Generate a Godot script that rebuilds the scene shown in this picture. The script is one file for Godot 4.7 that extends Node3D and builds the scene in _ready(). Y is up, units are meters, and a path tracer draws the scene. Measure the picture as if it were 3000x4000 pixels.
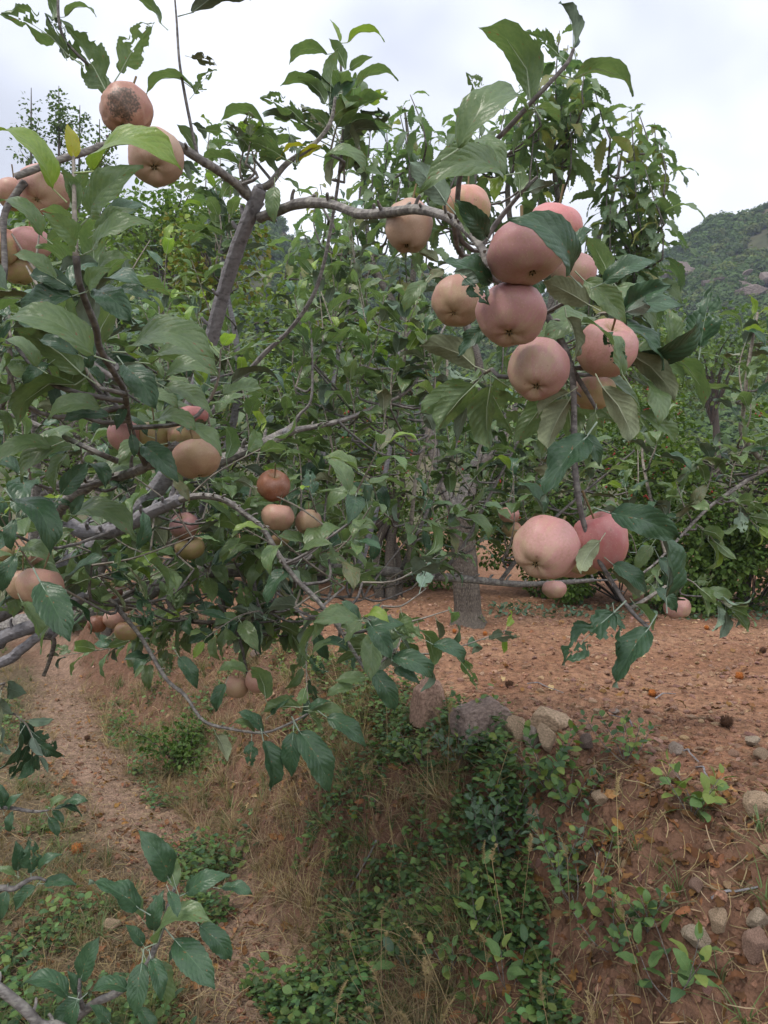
extends Node3D
# An apple orchard on a hillside terrace, overcast daylight. Units are metres, y is up.

const F := 3022.0      # focal length of the lens in photograph pixels (portrait frame 3000 x 4000)
const EYE := 1.5       # height of the lens above the footpath
var rng := RandomNumberGenerator.new()
var nz := FastNoiseLite.new()
var nf := FastNoiseLite.new()
var M := {}            # materials
var L := {}            # leaf meshes: L[kind][shape][tint]
var RK := []           # rock meshes
var used_names := {}
var tucked := [16, 17, 26, 27, 28, 29, 31, 32, 33, 36, 37, 38, 39, 40, 44, 45, 46, 47, 48, 49, 50, 51]   # fruit that leaves half hide
var clear_of := [[1770, 1910, 2240, 2450, 5.2], [1460, 1580, 2000, 2330, 6.5], [1180, 1750, 2290, 2420, 3.0], [440, 620, 690, 1000, 4.0]]

func _ready() -> void:
	rng.seed = 77
	nz.seed = 5; nz.frequency = 1.0; nz.noise_type = FastNoiseLite.TYPE_SIMPLEX_SMOOTH; nz.fractal_octaves = 3
	nf.seed = 9; nf.frequency = 1.0; nf.noise_type = FastNoiseLite.TYPE_SIMPLEX; nf.fractal_octaves = 4
	setup_view()
	make_materials()
	make_leaf_meshes()
	make_rock_meshes()
	build_ground()
	build_hills()
	build_far_trees()
	build_hawthorns()
	build_undergrowth()
	build_chestnuts()
	build_apple_trees()
	build_apples()
	build_stones()
	build_litter()
	build_weeds()

# ---------------------------------------------------------------- view
func setup_view() -> void:
	var cam := Camera3D.new(); cam.name = "camera"
	cam.position = Vector3(0, EYE, 0); cam.fov = rad_to_deg(2.0 * atan(2000.0 / F)); cam.near = 0.05; cam.far = 900.0
	cam.current = true
	add_child(cam)
	var sky_img := Image.create(768, 384, false, Image.FORMAT_RGBF)
	var cl := FastNoiseLite.new(); cl.seed = 21; cl.frequency = 1.3; cl.fractal_octaves = 5
	var glow := Vector3(-0.30, 0.46, -0.84).normalized()
	for y in 384:
		var el := PI * 0.5 - (y + 0.5) / 384.0 * PI
		for x in 768:
			var az := ((x + 0.5) / 768.0 - 0.5) * TAU
			var d := Vector3(sin(az) * cos(el), sin(el), -cos(az) * cos(el))
			var q := d / maxf(0.25, d.y + 0.35)
			var c := cl.get_noise_3d(q.x * 1.1, q.z * 1.1 + 3.0, q.y * 0.5)
			var c2 := cl.get_noise_3d(q.x * 2.6 + 9.0, q.z * 2.6, 4.0)
			var veil := clampf(0.5 + 1.1 * c + 0.45 * c2, 0.0, 1.0)
			var g := maxf(0.0, d.dot(glow))
			var bright := (0.50 + 0.30 * veil + 1.05 * pow(g, 2.6)) * (0.82 + 0.62 * maxf(0.0, d.y))
			var tint := Color(0.87, 0.93, 1.09).lerp(Color(0.97, 0.99, 1.04), clampf(veil * 0.6 + g * g * 0.8, 0, 1))
			if d.y < 0.0:
				bright = lerpf(bright, 0.25, clampf(-d.y * 6.0, 0, 1))
			sky_img.set_pixel(x, y, Color(tint.r * bright, tint.g * bright, tint.b * bright))
	var sm := PanoramaSkyMaterial.new(); sm.panorama = ImageTexture.create_from_image(sky_img); sm.energy_multiplier = 1.0
	var sky := Sky.new(); sky.sky_material = sm
	var e := Environment.new()
	e.background_mode = Environment.BG_SKY; e.sky = sky; e.tonemap_mode = Environment.TONE_MAPPER_LINEAR; e.tonemap_exposure = 1.55
	e.sdfgi_enabled = true; e.ssao_enabled = true; e.ssil_enabled = true
	e.fog_enabled = true; e.fog_density = 0.0009; e.fog_light_color = Color(0.80, 0.84, 0.92)
	var we := WorldEnvironment.new(); we.name = "environment"; we.environment = e
	add_child(we)
	var sun := DirectionalLight3D.new(); sun.name = "sun"
	sun.light_energy = 0.5; sun.light_angular_distance = 12.0; sun.light_color = Color(1.0, 0.97, 0.93); sun.shadow_enabled = true
	add_child(sun)
	sun.look_at_from_position(Vector3(-5, 9, 2.5), Vector3.ZERO, Vector3.UP)

# ---------------------------------------------------------------- helpers
func at(u: float, v: float, d: float) -> Vector3:
	return Vector3((u - 1500.0) / F * d, EYE - (v - 2000.0) / F * d, -d)

func rr(a: float, b: float) -> float:
	return rng.randf_range(a, b)

func numbered(n: String) -> String:
	if not used_names.has(n):
		used_names[n] = 0
		return n
	used_names[n] += 1
	return "%s_%03d" % [n, used_names[n]]

func tag(o: Node, label: String, category: String, group := "", kind := "") -> void:
	if label != "": o.set_meta("label", label)
	if category != "": o.set_meta("category", category)
	if group != "": o.set_meta("group", group)
	if kind != "": o.set_meta("kind", kind)

func thing(called: String, pos: Vector3, label: String, category: String, group := "") -> Node3D:
	var o := Node3D.new(); o.name = numbered(called); add_child(o); o.position = pos
	tag(o, label, category, group)
	return o

func part(called: String, mesh: Mesh, mat: Material, parent: Node3D, world := true) -> MeshInstance3D:
	# a mesh given in world coordinates becomes a part of a thing that stands at parent.position
	var o := MeshInstance3D.new(); o.name = called; o.mesh = mesh
	if mat: o.material_override = mat
	parent.add_child(o, true)
	if world:
		var p: Node = parent
		var off := Vector3.ZERO
		while p is Node3D and p != self:
			off += p.position; p = p.get_parent()
		o.position = -off
	return o

func arrays_of(v: PackedVector3Array, uv: PackedVector2Array, idx: PackedInt32Array, col := PackedColorArray()) -> Array:
	var n := PackedVector3Array(); n.resize(v.size())
	for i in range(0, idx.size(), 3):
		var a := v[idx[i]]; var fn := (v[idx[i + 2]] - a).cross(v[idx[i + 1]] - a)
		n[idx[i]] += fn; n[idx[i + 1]] += fn; n[idx[i + 2]] += fn
	for i in n.size(): n[i] = n[i].normalized() if n[i].length_squared() > 1e-20 else Vector3.UP
	var arr := []; arr.resize(Mesh.ARRAY_MAX)
	arr[Mesh.ARRAY_VERTEX] = v; arr[Mesh.ARRAY_NORMAL] = n; arr[Mesh.ARRAY_INDEX] = idx
	if uv.size(): arr[Mesh.ARRAY_TEX_UV] = uv
	if col.size(): arr[Mesh.ARRAY_COLOR] = col
	return arr

func mesh_of(v: PackedVector3Array, uv: PackedVector2Array, idx: PackedInt32Array, col := PackedColorArray()) -> ArrayMesh:
	var m := ArrayMesh.new(); m.add_surface_from_arrays(Mesh.PRIMITIVE_TRIANGLES, arrays_of(v, uv, idx, col))
	return m

func smooth(pts: Array, n: int) -> PackedVector3Array:
	var out := PackedVector3Array()
	for i in pts.size() - 1:
		var p0: Vector3 = pts[maxi(i - 1, 0)]; var p1: Vector3 = pts[i]; var p2: Vector3 = pts[i + 1]; var p3: Vector3 = pts[mini(i + 2, pts.size() - 1)]
		for k in n: out.append(p1.cubic_interpolate(p2, p0, p3, float(k) / n))
	out.append(pts[-1])
	return out

# a tapering tube through points; radii are interpolated; rough gives knots and swellings
func tube(pts: Array, r0: float, r1: float, sides := 8, rough := 0.08, sub := 4, radii := []) -> ArrayMesh:
	var c := smooth(pts, sub)
	var n := c.size()
	var v := PackedVector3Array(); var uv := PackedVector2Array(); var idx := PackedInt32Array()
	var t := (c[1] - c[0]).normalized()
	var x := t.cross(Vector3.UP if absf(t.y) < 0.9 else Vector3.RIGHT).normalized()
	var run := 0.0
	for i in n:
		var t2 := (c[mini(i + 1, n - 1)] - c[maxi(i - 1, 0)]).normalized()
		x = (x - t2 * x.dot(t2)).normalized()
		var y := t2.cross(x)
		if i > 0: run += c[i].distance_to(c[i - 1])
		var f := float(i) / (n - 1)
		var r := lerpf(r0, r1, f)
		if radii.size():
			var g := f * (radii.size() - 1); var k := mini(int(g), radii.size() - 2)
			r = lerpf(radii[k], radii[k + 1], g - k)
		var kn := 1.0 + rough * 1.6 * nz.get_noise_3d(c[i].x * 14.0, c[i].y * 14.0, c[i].z * 14.0)
		for s in sides + 1:
			var a := TAU * s / sides
			var dr := x * cos(a) + y * sin(a)
			var rad := r * kn
			if rough > 0.0:
				var q := c[i] + dr * r
				rad *= 1.0 + rough * nf.get_noise_3d(q.x * 40.0 + (7.0 if s == sides else 7.0), q.y * 40.0, q.z * 40.0)
			v.append(c[i] + dr * rad); uv.append(Vector2(float(s) / sides, run))
	for i in n - 1:
		for s in sides:
			var a := i * (sides + 1) + s; var b := a + sides + 1
			idx.append_array([a, a + 1, b, a + 1, b + 1, b])
	for e in 2:
		var row := 0 if e == 0 else n - 1
		var ci := v.size(); v.append(c[row] + (c[row] - c[1 if e == 0 else n - 2]).normalized() * (r0 if e == 0 else r1) * 0.35); uv.append(Vector2(0.5, run * e))
		for s in sides:
			var a := row * (sides + 1) + s
			if e == 0: idx.append_array([ci, a + 1, a])
			else: idx.append_array([ci, a, a + 1])
	return mesh_of(v, uv, idx)

func scatter(parent: Node, called: String, mesh: Mesh, places: Array, tints: PackedColorArray) -> MultiMeshInstance3D:
	var mm := MultiMesh.new(); mm.transform_format = MultiMesh.TRANSFORM_3D; mm.use_colors = tints.size() > 0; mm.mesh = mesh
	mm.instance_count = places.size()
	for i in places.size():
		mm.set_instance_transform(i, places[i])
		if tints.size(): mm.set_instance_color(i, tints[i])
	var o := MultiMeshInstance3D.new(); o.name = called; o.multimesh = mm
	parent.add_child(o, true)
	if parent != self:
		var p: Node = parent; var off := Vector3.ZERO
		while p is Node3D and p != self:
			off += p.position; p = p.get_parent()
		o.position = -off
	return o

func lin(r: float, g: float, b: float) -> Color:
	return Color(r, g, b).linear_to_srgb()

func frame(dir: Vector3, normal: Vector3, size: float, origin: Vector3) -> Transform3D:
	var z := -dir.normalized()
	var y := normal - z * normal.dot(z)
	if y.length_squared() < 1e-6: y = Vector3.UP - z * z.y
	if y.length_squared() < 1e-6: y = Vector3.RIGHT - z * z.x
	y = y.normalized()
	return Transform3D(Basis(y.cross(z) * size, y * size, z * size), origin)

# ---------------------------------------------------------------- materials
func mat(called: String, color: Color, rough := 0.8, spec := 0.5) -> StandardMaterial3D:
	var m := StandardMaterial3D.new(); m.resource_name = called; m.albedo_color = color; m.roughness = rough; m.metallic_specular = spec
	M[called] = m
	return m

func noise_tex(seed_: int, freq: float, oct: int, size: int, lo: Color, hi: Color, type := FastNoiseLite.TYPE_SIMPLEX, mid := -1.0, midc := Color.WHITE, blotch := Color(0, 0, 0, 0)) -> ImageTexture:
	var n := FastNoiseLite.new(); n.seed = seed_; n.frequency = freq; n.noise_type = type; n.fractal_octaves = oct
	var g := n.get_seamless_image(size, size)
	n.seed = seed_ + 50; n.frequency = freq * 0.8; n.fractal_octaves = 3
	var g2 := n.get_seamless_image(size, size)
	var out := Image.create(size, size, false, Image.FORMAT_RGB8)
	for y in size:
		for x in size:
			var t := g.get_pixel(x, y).r
			var c := lo.lerp(hi, t)
			if mid >= 0.0: c = lo.lerp(midc, t / mid) if t < mid else midc.lerp(hi, (t - mid) / (1.0 - mid))
			if blotch.a > 0.0: c = c.lerp(Color(blotch.r, blotch.g, blotch.b), clampf((g2.get_pixel(x, y).r - 0.62) * 8.0, 0, 1) * blotch.a)
			out.set_pixel(x, y, c)
	return ImageTexture.create_from_image(out)

func leaf_texture(base: Color, vein: Color, mott: Color, veins: float, vw: float, seed_: int, spots := 0.0) -> ImageTexture:
	var w := 128; var h := 256
	var im := Image.create(w, h, false, Image.FORMAT_RGB8)
	for y in h:
		var t := float(y) / h
		for x in w:
			var s := absf((x + 0.5) / w - 0.5) * 2.0
			var n := nf.get_noise_2d(x * 0.05 + seed_ * 31.0, y * 0.05)
			var n2 := nz.get_noise_2d(x * 0.02 + seed_ * 17.0, y * 0.016)
			var c := base.lerp(mott, clampf(0.5 + n * 0.5 + n2 * 0.5, 0, 1))
			var q := fposmod((t - 0.22 * s - 0.06 * s * s + n * 0.01) * veins, 1.0)
			var side := minf(q, 1.0 - q) / veins
			var lat := clampf(1.0 - side / (0.006 * (1.3 - s)), 0, 1) * 0.34 * (1.0 - s * s)
			var rib := clampf(1.0 - s / (vw * (1.15 - t)), 0, 1)
			c = c.lerp(vein, clampf(maxf(lat, rib), 0, 1))
			if spots > 0.0:
				var k := nz.get_noise_2d(x * 0.035 + seed_ * 71.0, y * 0.03 + 40.0)
				if k > 0.62 - spots: c = c.lerp(Color(0.52, 0.36, 0.24), clampf((k - 0.62 + spots) * 9.0, 0, 0.9))
			im.set_pixel(x, y, c)
	return ImageTexture.create_from_image(im)

func leaf_bump(veins: float) -> ImageTexture:
	var w := 128; var h := 256
	var im := Image.create(w, h, false, Image.FORMAT_RGB8)
	for y in h:
		var t := float(y) / h
		for x in w:
			var s := absf((x + 0.5) / w - 0.5) * 2.0
			var q := fposmod((t - 0.22 * s - 0.06 * s * s) * veins, 1.0)
			var k := sin(q * PI) * 0.65 + 0.2 * nf.get_noise_2d(x * 0.09, y * 0.09)
			k *= clampf(s * 5.0, 0, 1)
			im.set_pixel(x, y, Color(k, k, k))
	im.bump_map_to_normal_map(6.0)
	return ImageTexture.create_from_image(im)

func make_materials() -> void:
	# leaves: glossy upper faces and pale downy undersides
	var nb := leaf_bump(9.0); var nc := leaf_bump(16.0)
	var tops := [
		[Color(0.20, 0.30, 0.205), Color(0.33, 0.43, 0.31), Color(0.245, 0.345, 0.235)],
		[Color(0.37, 0.46, 0.30), Color(0.47, 0.55, 0.39), Color(0.43, 0.51, 0.335)],
		[Color(0.47, 0.58, 0.24), Color(0.56, 0.65, 0.33), Color(0.54, 0.62, 0.28)],
		[Color(0.37, 0.42, 0.29), Color(0.46, 0.49, 0.36), Color(0.45, 0.43, 0.31)],
		[Color(0.66, 0.62, 0.18), Color(0.66, 0.62, 0.33), Color(0.60, 0.63, 0.20)]]
	var unders := [Color(0.51, 0.58, 0.50), Color(0.54, 0.61, 0.47), Color(0.60, 0.67, 0.42), Color(0.55, 0.58, 0.46), Color(0.70, 0.66, 0.36)]
	for i in 5:
		var m := mat("apple_leaf_top_%d" % i, Color.WHITE, 0.35, [0.42, 0.52, 0.5, 0.42, 0.45][i])
		m.albedo_texture = leaf_texture(tops[i][0], tops[i][1], tops[i][2], 9.0, 0.05, i, [0.04, 0.07, 0.0, 0.16, 0.05][i])
		m.normal_enabled = true; m.normal_texture = nb; m.normal_scale = 0.32
		m.backlight_enabled = true; m.backlight = Color(0.88, 0.90, 0.74) if i in [1, 2, 4] else Color(0.45, 0.50, 0.36); m.vertex_color_use_as_albedo = true
		var b := mat("apple_leaf_under_%d" % i, Color.WHITE, 0.8, 0.3)
		var u: Color = unders[i]
		b.albedo_texture = leaf_texture(u, u.lightened(0.22), u.darkened(0.10), 9.0, 0.07, i + 7)
		b.normal_enabled = true; b.normal_texture = nb; b.normal_scale = -0.3
		b.backlight_enabled = true; b.backlight = Color(0.55, 0.62, 0.40); b.vertex_color_use_as_albedo = true
	var cts := [[Color(0.34, 0.43, 0.32), Color(0.50, 0.56, 0.43), Color(0.40, 0.48, 0.35)], [Color(0.40, 0.49, 0.35), Color(0.54, 0.60, 0.45), Color(0.46, 0.53, 0.38)], [Color(0.49, 0.53, 0.33), Color(0.58, 0.60, 0.42), Color(0.55, 0.54, 0.35)]]
	for i in 3:
		var ct := mat("chestnut_leaf_%d" % i, Color.WHITE, 0.45, 0.5)
		ct.albedo_texture = leaf_texture(cts[i][0], cts[i][1], cts[i][2], 16.0, 0.05, 21 + i, [0.03, 0.06, 0.12][i])
		ct.normal_enabled = true; ct.normal_texture = nc; ct.normal_scale = 0.6; ct.vertex_color_use_as_albedo = true
		ct.backlight_enabled = true; ct.backlight = Color(0.90, 0.95, 0.72)
	var hts := [[Color(0.33, 0.44, 0.25), Color(0.44, 0.53, 0.34), Color(0.38, 0.48, 0.28)], [Color(0.26, 0.36, 0.24), Color(0.38, 0.46, 0.33), Color(0.30, 0.40, 0.26)], [Color(0.42, 0.50, 0.24), Color(0.52, 0.57, 0.34), Color(0.48, 0.52, 0.27)], [Color(0.30, 0.38, 0.30), Color(0.42, 0.49, 0.40), Color(0.34, 0.42, 0.33)]]
	for i in 4:
		var h := mat("herb_leaf_%d" % i, Color.WHITE, 0.6, 0.4)
		h.albedo_texture = leaf_texture(hts[i][0], hts[i][1], hts[i][2], 7.0, 0.05, 61 + i, [0.05, 0.03, 0.10, 0.04][i]); h.vertex_color_use_as_albedo = true
		h.backlight_enabled = true; h.backlight = Color(0.75, 0.82, 0.60)
	for a in [["small_leaf", 0.36, 0.43, 0.22, 0.6], ["dry_leaf", 0.58, 0.44, 0.30, 0.85], ["grass_blade", 0.42, 0.46, 0.30, 0.7], ["straw", 0.66, 0.60, 0.49, 0.85]]:
		var m := mat(a[0], Color(a[1], a[2], a[3]), a[4], 0.4); m.vertex_color_use_as_albedo = true
		m.backlight_enabled = true; m.backlight = Color(0.75, 0.82, 0.60)
	# bark
	var bt := noise_tex(3, 0.035, 5, 256, Color(0.31, 0.30, 0.29), Color(0.63, 0.62, 0.61), FastNoiseLite.TYPE_SIMPLEX, -1.0, Color.WHITE, Color(0.68, 0.68, 0.64, 0.7))
	var bt2 := noise_tex(4, 0.03, 5, 256, Color(0.50, 0.48, 0.47), Color(0.72, 0.71, 0.71), FastNoiseLite.TYPE_SIMPLEX, -1.0, Color.WHITE, Color(0.34, 0.32, 0.31, 0.6))
	var hb := noise_tex(6, 0.05, 5, 256, Color.BLACK, Color.WHITE)
	for a in [["bark_brown", Color(0.92, 0.90, 0.89), bt, 0.12], ["bark_pale", Color(0.78, 0.78, 0.80), bt2, 0.08], ["bark_twig", Color(0.82, 0.80, 0.80), bt, 0.05], ["bark_young", Color(0.86, 0.83, 0.77), bt2, 0.04], ["bark_dark", Color(0.66, 0.62, 0.58), bt, 0.5]]:
		var m := mat(a[0], a[1], 0.85, 0.35)
		m.albedo_texture = a[2]; m.uv1_triplanar = true; m.uv1_world_triplanar = true; m.uv1_scale = Vector3(6.0, 11.0, 6.0)
		m.heightmap_enabled = true; m.heightmap_texture = hb; m.heightmap_scale = a[3]
	# chestnut bark: long upright furrows, stretched along the stem
	var cb := mat("bark_chestnut", Color(0.80, 0.75, 0.70), 0.9, 0.3)
	cb.albedo_texture = bt; cb.uv1_triplanar = true; cb.uv1_world_triplanar = true; cb.uv1_scale = Vector3(14, 3.0, 14)
	cb.heightmap_enabled = true; cb.heightmap_texture = hb; cb.heightmap_scale = 1.2
	# ground and stone
	var gt := noise_tex(11, 0.02, 6, 512, Color(0.66, 0.66, 0.66), Color(1, 1, 1))
	var gh := noise_tex(12, 0.05, 5, 512, Color.BLACK, Color.WHITE)
	var g := mat("soil", Color.WHITE, 0.95, 0.25)
	g.albedo_texture = gt; g.uv1_triplanar = true; g.uv1_world_triplanar = true; g.uv1_scale = Vector3.ONE * 1.7; g.vertex_color_use_as_albedo = true
	g.heightmap_enabled = true; g.heightmap_texture = gh; g.heightmap_scale = 1.6
	var st := noise_tex(13, 0.02, 6, 256, Color(0.58, 0.54, 0.51), Color(1.0, 0.97, 0.94))
	for a in [["stone_tan", Color(0.98, 0.89, 0.78)], ["stone_grey", Color(0.86, 0.82, 0.79)], ["stone_purple", Color(0.74, 0.68, 0.66)], ["stone_pink", Color(0.86, 0.74, 0.68)], ["stone_pale", Color(0.95, 0.90, 0.82)], ["rock_far", Color(0.52, 0.49, 0.48)]]:
		var m := mat(a[0], a[1], 0.9, 0.3); m.albedo_texture = st; m.uv1_triplanar = true; m.uv1_scale = Vector3.ONE * 2.2
		m.heightmap_enabled = true; m.heightmap_texture = gh; m.heightmap_scale = 0.9; m.vertex_color_use_as_albedo = true
	mat("burr", Color(0.62, 0.38, 0.20), 0.9, 0.2)
	mat("burr_dark", Color(0.30, 0.22, 0.17), 0.9, 0.2)
	mat("berry", Color(0.55, 0.13, 0.10), 0.4, 0.5)
	mat("calyx", Color(0.24, 0.22, 0.16), 0.9, 0.2)
	mat("fruit_stem", Color(0.42, 0.36, 0.26), 0.8, 0.3)
	var hs := mat("hillside", Color.WHITE, 0.95, 0.2)
	hs.albedo_texture = gt; hs.uv1_triplanar = true; hs.uv1_world_triplanar = true; hs.uv1_scale = Vector3.ONE * 0.06; hs.vertex_color_use_as_albedo = true

# ---------------------------------------------------------------- leaf shapes
func leaf_arrays(o: Dictionary) -> Array:
	var nt: int = o.get("seg", 18); var ns: int = o.get("side", 3)
	var w: float = o.get("w", 0.27); var fold: float = o.get("fold", 0.25); var curl: float = o.get("curl", 0.6); var twist: float = o.get("twist", 0.0)
	var wave: float = o.get("wave", 0.02); var tooth: float = o.get("tooth", 0.032); var hole: float = o.get("hole", 0.0); var pet: float = o.get("petiole", 0.25)
	var sd: float = o.get("seed", 1); var peak: float = o.get("peak", 0.8); var bitten: float = o.get("bite", 0.0)
	var m := PackedVector3Array(); var ang := PackedFloat32Array()
	var p := Vector3.ZERO
	for i in nt + 1:
		var t := float(i) / nt
		var a := -curl * (pow(t, 1.15) - 0.0)
		m.append(p); ang.append(a)
		p += Vector3(0, sin(a), -cos(a)) / nt
	var chord := m[nt]; var rot := atan2(chord.y, -chord.z); var sc := 1.0 / chord.length()
	for i in nt + 1:
		m[i] = m[i].rotated(Vector3.RIGHT, -rot) * sc; ang[i] -= rot
	var v := PackedVector3Array(); var uv := PackedVector2Array(); var idx := PackedInt32Array(); var cols := 2 * ns + 1
	for i in nt + 1:
		var t := float(i) / nt
		var hw := w * pow(maxf(0.0, sin(PI * pow(t, peak))), 0.72) * (1.0 - 0.10 * t)
		if t > 0.86: hw = lerpf(hw, w * (1.0 - t) * 1.6, 0.6)
		hw = maxf(hw, 0.004)
		var T := Vector3(0, sin(ang[i]), -cos(ang[i]))
		var X := Vector3.RIGHT.rotated(T, twist * (t - 0.3)); var N := X.cross(T)
		for j in cols:
			var s := float(j - ns) / ns
			var e := hw
			if absf(s) > 0.99: e *= 1.0 + (tooth if i % 2 == 0 else -tooth)
			if bitten > 0.0:
				var bn := nz.get_noise_2d(t * 2.6 + sd * 7.0, signf(s) * 5.0 + sd)
				e *= clampf(1.0 - bitten * maxf(0.0, bn) * 2.2, 0.12, 1.0)
			var f := fold * (1.0 - 0.45 * absf(s))
			var y := absf(s) * e * sin(f) + wave * s * s * sin(t * 15.0 + sd * 3.1 + (2.0 if s > 0 else 0.0)) + 0.03 * nz.get_noise_2d(t * 3.0 + sd * 5.0, s * 1.6)
			var fwd := 0.0
			if absf(s) > 0.99 and i % 2 == 0: fwd = tooth * 0.25
			v.append(m[i] + X * s * e * cos(f) + N * y + T * fwd); uv.append(Vector2(0.5 + 0.5 * s, t))
	for i in nt:
		for j in cols - 1:
			var t := (i + 0.5) / nt; var s := (j - ns + 0.5) / ns
			if hole > 0.0 and t > 0.12 and nf.get_noise_2d(t * 1.7 + sd * 11.0, s * 0.62 + sd * 3.0) > 0.55 - hole: continue
			var a := i * cols + j; var b := a + cols
			idx.append_array([a, b, a + 1, a + 1, b, b + 1])
	var top := arrays_of(v, uv, idx)
	var nn: PackedVector3Array = top[Mesh.ARRAY_NORMAL]
	var flip := 1.0
	if nn[(nt / 2) * cols + ns].y < 0.0: flip = -1.0
	var v2 := PackedVector3Array(); var uv2 := uv.duplicate(); var idx2 := PackedInt32Array()
	for i in v.size(): v2.append(v[i] - nn[i] * 0.007 * flip)
	if flip < 0.0:
		var ri := PackedInt32Array()
		for i in range(0, idx.size(), 3): ri.append_array([idx[i], idx[i + 2], idx[i + 1]])
		idx2 = idx; top = arrays_of(v, uv, ri)
	else:
		for i in range(0, idx.size(), 3): idx2.append_array([idx[i], idx[i + 2], idx[i + 1]])
	# stalk and midrib keel
	var v3 := PackedVector3Array(); var uv3 := PackedVector2Array(); var idx3 := PackedInt32Array()
	if pet > 0.0:
		var path := [Vector3(0, -0.02, pet), Vector3(0, -0.012, pet * 0.5), Vector3(0, -0.004, 0), m[nt / 3] - Vector3(0, 0.008, 0), m[2 * nt / 3] - Vector3(0, 0.006, 0)]
		var rad := [0.014, 0.011, 0.012, 0.008, 0.003]
		for k in 5:
			for s in 4:
				var a := TAU * s / 4.0
				v2.append(path[k] + Vector3(cos(a), sin(a), 0) * rad[k]); uv2.append(Vector2(0.5, 0.05))
		var b0 := v2.size() - 20
		for k in 4:
			for s in 4:
				var a := b0 + k * 4 + s; var a1 := b0 + k * 4 + (s + 1) % 4
				idx2.append_array([a, a + 4, a1, a1, a + 4, a1 + 4])
		for k in 20: v3.append(v2[b0 + k]); uv3.append(Vector2(0.5, 0.05))
		for k in range(idx2.size() - 96, idx2.size()): idx3.append(idx2[k] - b0)
	return [top, arrays_of(v2, uv2, idx2), arrays_of(v3, uv3, idx3) if v3.size() else []]

func leaf_mesh(o: Dictionary, top: Material, under: Material) -> ArrayMesh:
	var a := leaf_arrays(o)
	if under == null:
		var one := ArrayMesh.new(); one.add_surface_from_arrays(Mesh.PRIMITIVE_TRIANGLES, a[0]); one.surface_set_material(0, top)
		return one
	var m := ArrayMesh.new()
	m.add_surface_from_arrays(Mesh.PRIMITIVE_TRIANGLES, a[0]); m.surface_set_material(0, top)
	m.add_surface_from_arrays(Mesh.PRIMITIVE_TRIANGLES, a[1]); m.surface_set_material(1, under)
	return m

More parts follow.
